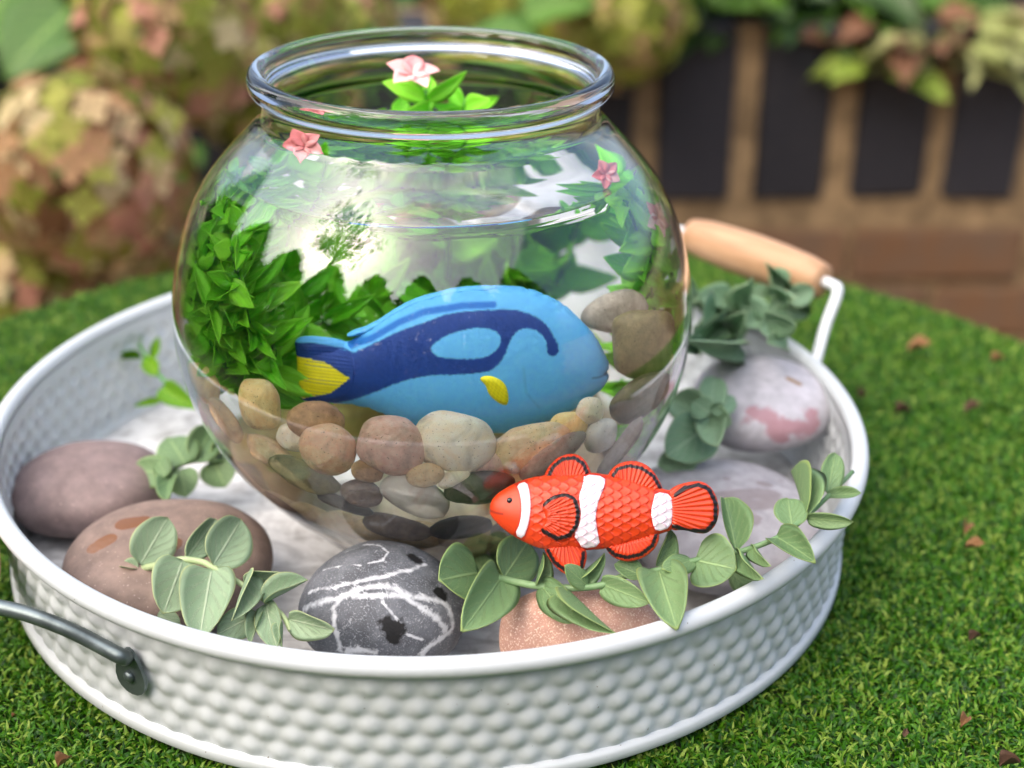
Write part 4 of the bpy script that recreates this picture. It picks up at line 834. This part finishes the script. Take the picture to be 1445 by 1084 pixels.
def hydrangea(label, base, heads, leaves, pal, seed):
    e = empty('hydrangea_bush', base, label, 'hydrangea'); r = random.Random(seed)
    for i, (c, rad) in enumerate(heads):
        c = Vector(tuple(map(float, c))); link('stem', rel(tube('stem', smooth_path([Vector(base)+Vector((r.uniform(-.06, .06), r.uniform(-.05, .05), 0)), Vector(base).lerp(c, .6)+Vector((0, .05, .05)), c-Vector((0, 0, rad*.5))], 6), .005, 8), e), STEMW, e); flower_head(e, c, rad, pal, seed*10+i)
    for (B, T, wd, roll, k) in leaves: put_leaf(e, BIG[k % 3], HYL, B, T, wd, roll, Vector((r.uniform(-.3, .3), -.6, .8)).normalized())
    return e
def auto_leaves(n_, seed, bx, by, bz, L=(.09, .15)):
    r = random.Random(seed); out = []
    for i in range(n_):
        b = Vector((r.uniform(*bx), r.uniform(*by), r.uniform(*bz))); a = r.uniform(0, 6.28); l = r.uniform(*L); out.append((b, b+Vector((math.cos(a)*l, math.sin(a)*l*.6-.02, r.uniform(-.05, .04))), l*r.uniform(.55, .75), r.uniform(-25, 25), i))
    return out
hy = .85
hydrangea('hydrangea with fading cream and dusty pink mophead flowers left of the bowl', (-.42, hy+.12, -.74), [(PY(125, 245, hy), .104), (PY(-80, 300, hy+.1), .10), (PY(60, 400, hy+.05), .078), (PY(215, 330, hy+.10), .06)], auto_leaves(40, 4, (-.75, -.1), (hy+.1, hy+.3), (-.6, -.12)), PINKISH, 3)
hydrangea('taller hydrangea with greenish mophead flowers and broad leaves behind the dusty pink one', (-.25, hy+.35, -.74), [(PY(225, 55, hy+.18), .098), (PY(345, 110, hy+.22), .075), (PY(395, 30, hy+.25), .07), (PY(490, 40, hy+.3), .06)], auto_leaves(46, 6, (-.8, .15), (hy+.26, hy+.5), (-.5, .03))+[(PY(105, 10, hy+.2), PY(0, 92, hy+.12), .13, 0, 0), (PY(-20, 0, hy+.3), PY(100, 70, hy+.2), .12, 10, 2), (PY(420, 10, hy+.3), PY(530, 40, hy+.22), .10, 0, 1)], PINKISH[2:]+LIMEY, 5)
hydrangea('hydrangea with lime flower heads hanging over the wall behind the bowl', (.30, 1.6, -.09), [(PY(872, 18, 1.3), .092), (PY(770, 5, 1.36), .08), (PY(690, -20, 1.42), .08)], auto_leaves(26, 9, (0, .5), (1.4, 1.65), (-.05, .08)), LIMEY, 8)
def bed_plant(label, base, n_, seed, mat, spread, L, zr):
    r = random.Random(seed); e = empty('bed_plant', base, label, 'plant'); B = Vector(base); link('stem', tube('stem', [(0, 0, 0), (0, 0, zr[1]*.8)], .006, 8), STEMW, e)
    for i in range(n_):
        a = r.uniform(0, 6.28); q = r.uniform(.1, 1)*spread; b = B+Vector((math.cos(a)*q*1.3, math.sin(a)*q*.7, r.uniform(*zr))); l = r.uniform(*L)
        put_leaf(e, BIG[i % 3], mat, b, b+Vector((math.cos(a)*l, math.sin(a)*l-.01, r.uniform(-.4, .3)*l)), l*r.uniform(.5, .75), r.uniform(-30, 30), Vector((r.uniform(-.4, .4), -.5, .9)).normalized())
    return e
def pb(px, py, Y): return tuple(map(float, PY(px, py, Y)))
bed_plant('dark leafy plant growing along the top of the garden wall', pb(1040, 30, 1.52), 90, 2, DKL, .17, (.07, .11), (.0, .10))
bed_plant('mid green leafy plant behind the dark bricks', pb(1180, 22, 1.55), 80, 3, HYL, .15, (.07, .11), (.0, .10))
bed_plant('pale variegated plant trailing over the wall bricks', pb(1345, 85, 1.36), 30, 4, PAL, .12, (.05, .085), (-.02, .05))
bed_plant('lime leafed plant hanging over the wall top beside the variegated one', pb(1250, 100, 1.37), 9, 14, YLW, .05, (.05, .08), (-.01, .02))
bed_plant('rusty leafed plant between the variegated one and the wall', pb(1300, 60, 1.42), 24, 15, DRYL, .12, (.05, .08), (.0, .05))
bed_plant('low dark foliage filling the bed behind the bowl', (.05, 1.95, -.09), 150, 5, DKL, .5, (.1, .17), (.0, .2))
bed_plant('dark evergreen foliage behind the tall hydrangea', (-.75, 1.75, -.09), 150, 7, DKL, .45, (.11, .18), (.0, .3))
bed_plant('glossy dark shrub further along the bed', (1.15, 1.95, -.09), 130, 9, DKL, .45, (.1, .16), (.0, .2))
# ---------------------------------------------------------------- unseen shrubs and a tree, added to shape the bowl's reflections
def leaf_cloud(name, pts, size, seed, mat, parent):
    g = np.random.default_rng(seed); n_ = len(pts); d = g.normal(size=(n_, 3)); d /= np.linalg.norm(d, axis=1)[:, None]; e = np.cross(d, g.normal(size=(n_, 3))); e /= np.linalg.norm(e, axis=1)[:, None]
    s = g.uniform(.6, 1.2, n_)[:, None]*size; P = np.asarray(pts); vs = np.stack([P, P+d*s*.5+e*s*.3, P+d*s, P+d*s*.5-e*s*.3], 1).reshape(-1, 3)
    me = mesh(name, vs, [(4*i, 4*i+1, 4*i+2, 4*i+3) for i in range(n_)], False); return link(name, rel(me, parent), mat, parent)
mcn = M('reflection_shrub_leaf'); CON = mcn.set(Base_Color=mcn.ramp(mcn.noise(2), [(.3, srgb(48, 66, 40)), (.7, srgb(92, 112, 72))]), Roughness=.7).m
mcn = M('tree_foliage'); TRL = mcn.set(Base_Color=mcn.ramp(mcn.noise(2), [(.3, srgb(70, 108, 48)), (.7, srgb(118, 150, 84))]), Roughness=.6).m
mcn = M('tree_bark'); BARK = mcn.set(Base_Color=mcn.ramp(mcn.noise(12), [(.3, srgb(60, 46, 34)), (.7, srgb(104, 84, 64))]), Roughness=.9).m
g = np.random.default_rng(5)
HED = [(-152, 3.05, 'broad'), (-174, 3.2, 'tallest'), (164, 3.05, 'stout'), (142, 3.1, 'rounded'), (-130, 3.0, 'shaggy'), (-108, 2.85, 'loose'), (-84, 2.75, 'short'), (-60, 2.6, 'lowest')]  # added stand-ins out of view; heights set to block sky mirrored in the glass
for i, (az, h_, wd_) in enumerate(HED):
    x, y = 3.3*math.sin(R(az)), 3.3*math.cos(R(az)); e = empty('reflection_shrub', (x, y, -.74), wd_+' dark shrub added out of view to block sky reflections in the bowl', 'shrub', 'shrubs added out of view for the bowl reflections')
    link('trunk', tube('trunk', [(0, 0, 0), (0, 0, h_*.8)], [.08, .02], 8), BARK, e)
    t = g.uniform(0, 1, 5200); a = g.uniform(0, 6.283, 5200); rr3 = .86*np.minimum(1, (1-t)*2.0)**.8*np.sqrt(g.uniform(.3, 1, 5200)); leaf_cloud('crown', np.stack([x+rr3*np.cos(a), y+rr3*np.sin(a), -.65+t*(h_-.1)], 1), .17, 60+i, CON, e)
e = empty('reflection_tree', (-2.5, -2.0, -.74), 'loose leafy tree added out of view to break up the sun reflection in the bowl', 'tree'); tp = np.array([-2.15, -1.6, 2.95])  # added out of view to mottle the sun lamp's hot spot in the glass
link('trunk', rel(tube('trunk', smooth_path([(-2.5, -2.0, -.74), (-2.45, -1.95, .8), (-2.3, -1.75, 2.0), (-2.2, -1.65, 2.9)], 5), [.10-.005*k for k in range(16)], 8), e), BARK, e)
for k in range(8):
    d = g.normal(size=3); d /= np.linalg.norm(d); link('branch', rel(tube('branch', smooth_path([(-2.28, -1.73, 2.05+.1*k), tp+d*.45, tp+d*.9], 4), .014, 6), e), BARK, e)
pts = []
for k in range(46):
    d = g.normal(size=3); d /= np.linalg.norm(d); pts.append(tp+d*1.05*g.uniform(.1, 1)**.5+g.normal(size=(30, 3))*.15)
leaf_cloud('crown', np.concatenate(pts), .13, 77, TRL, e)
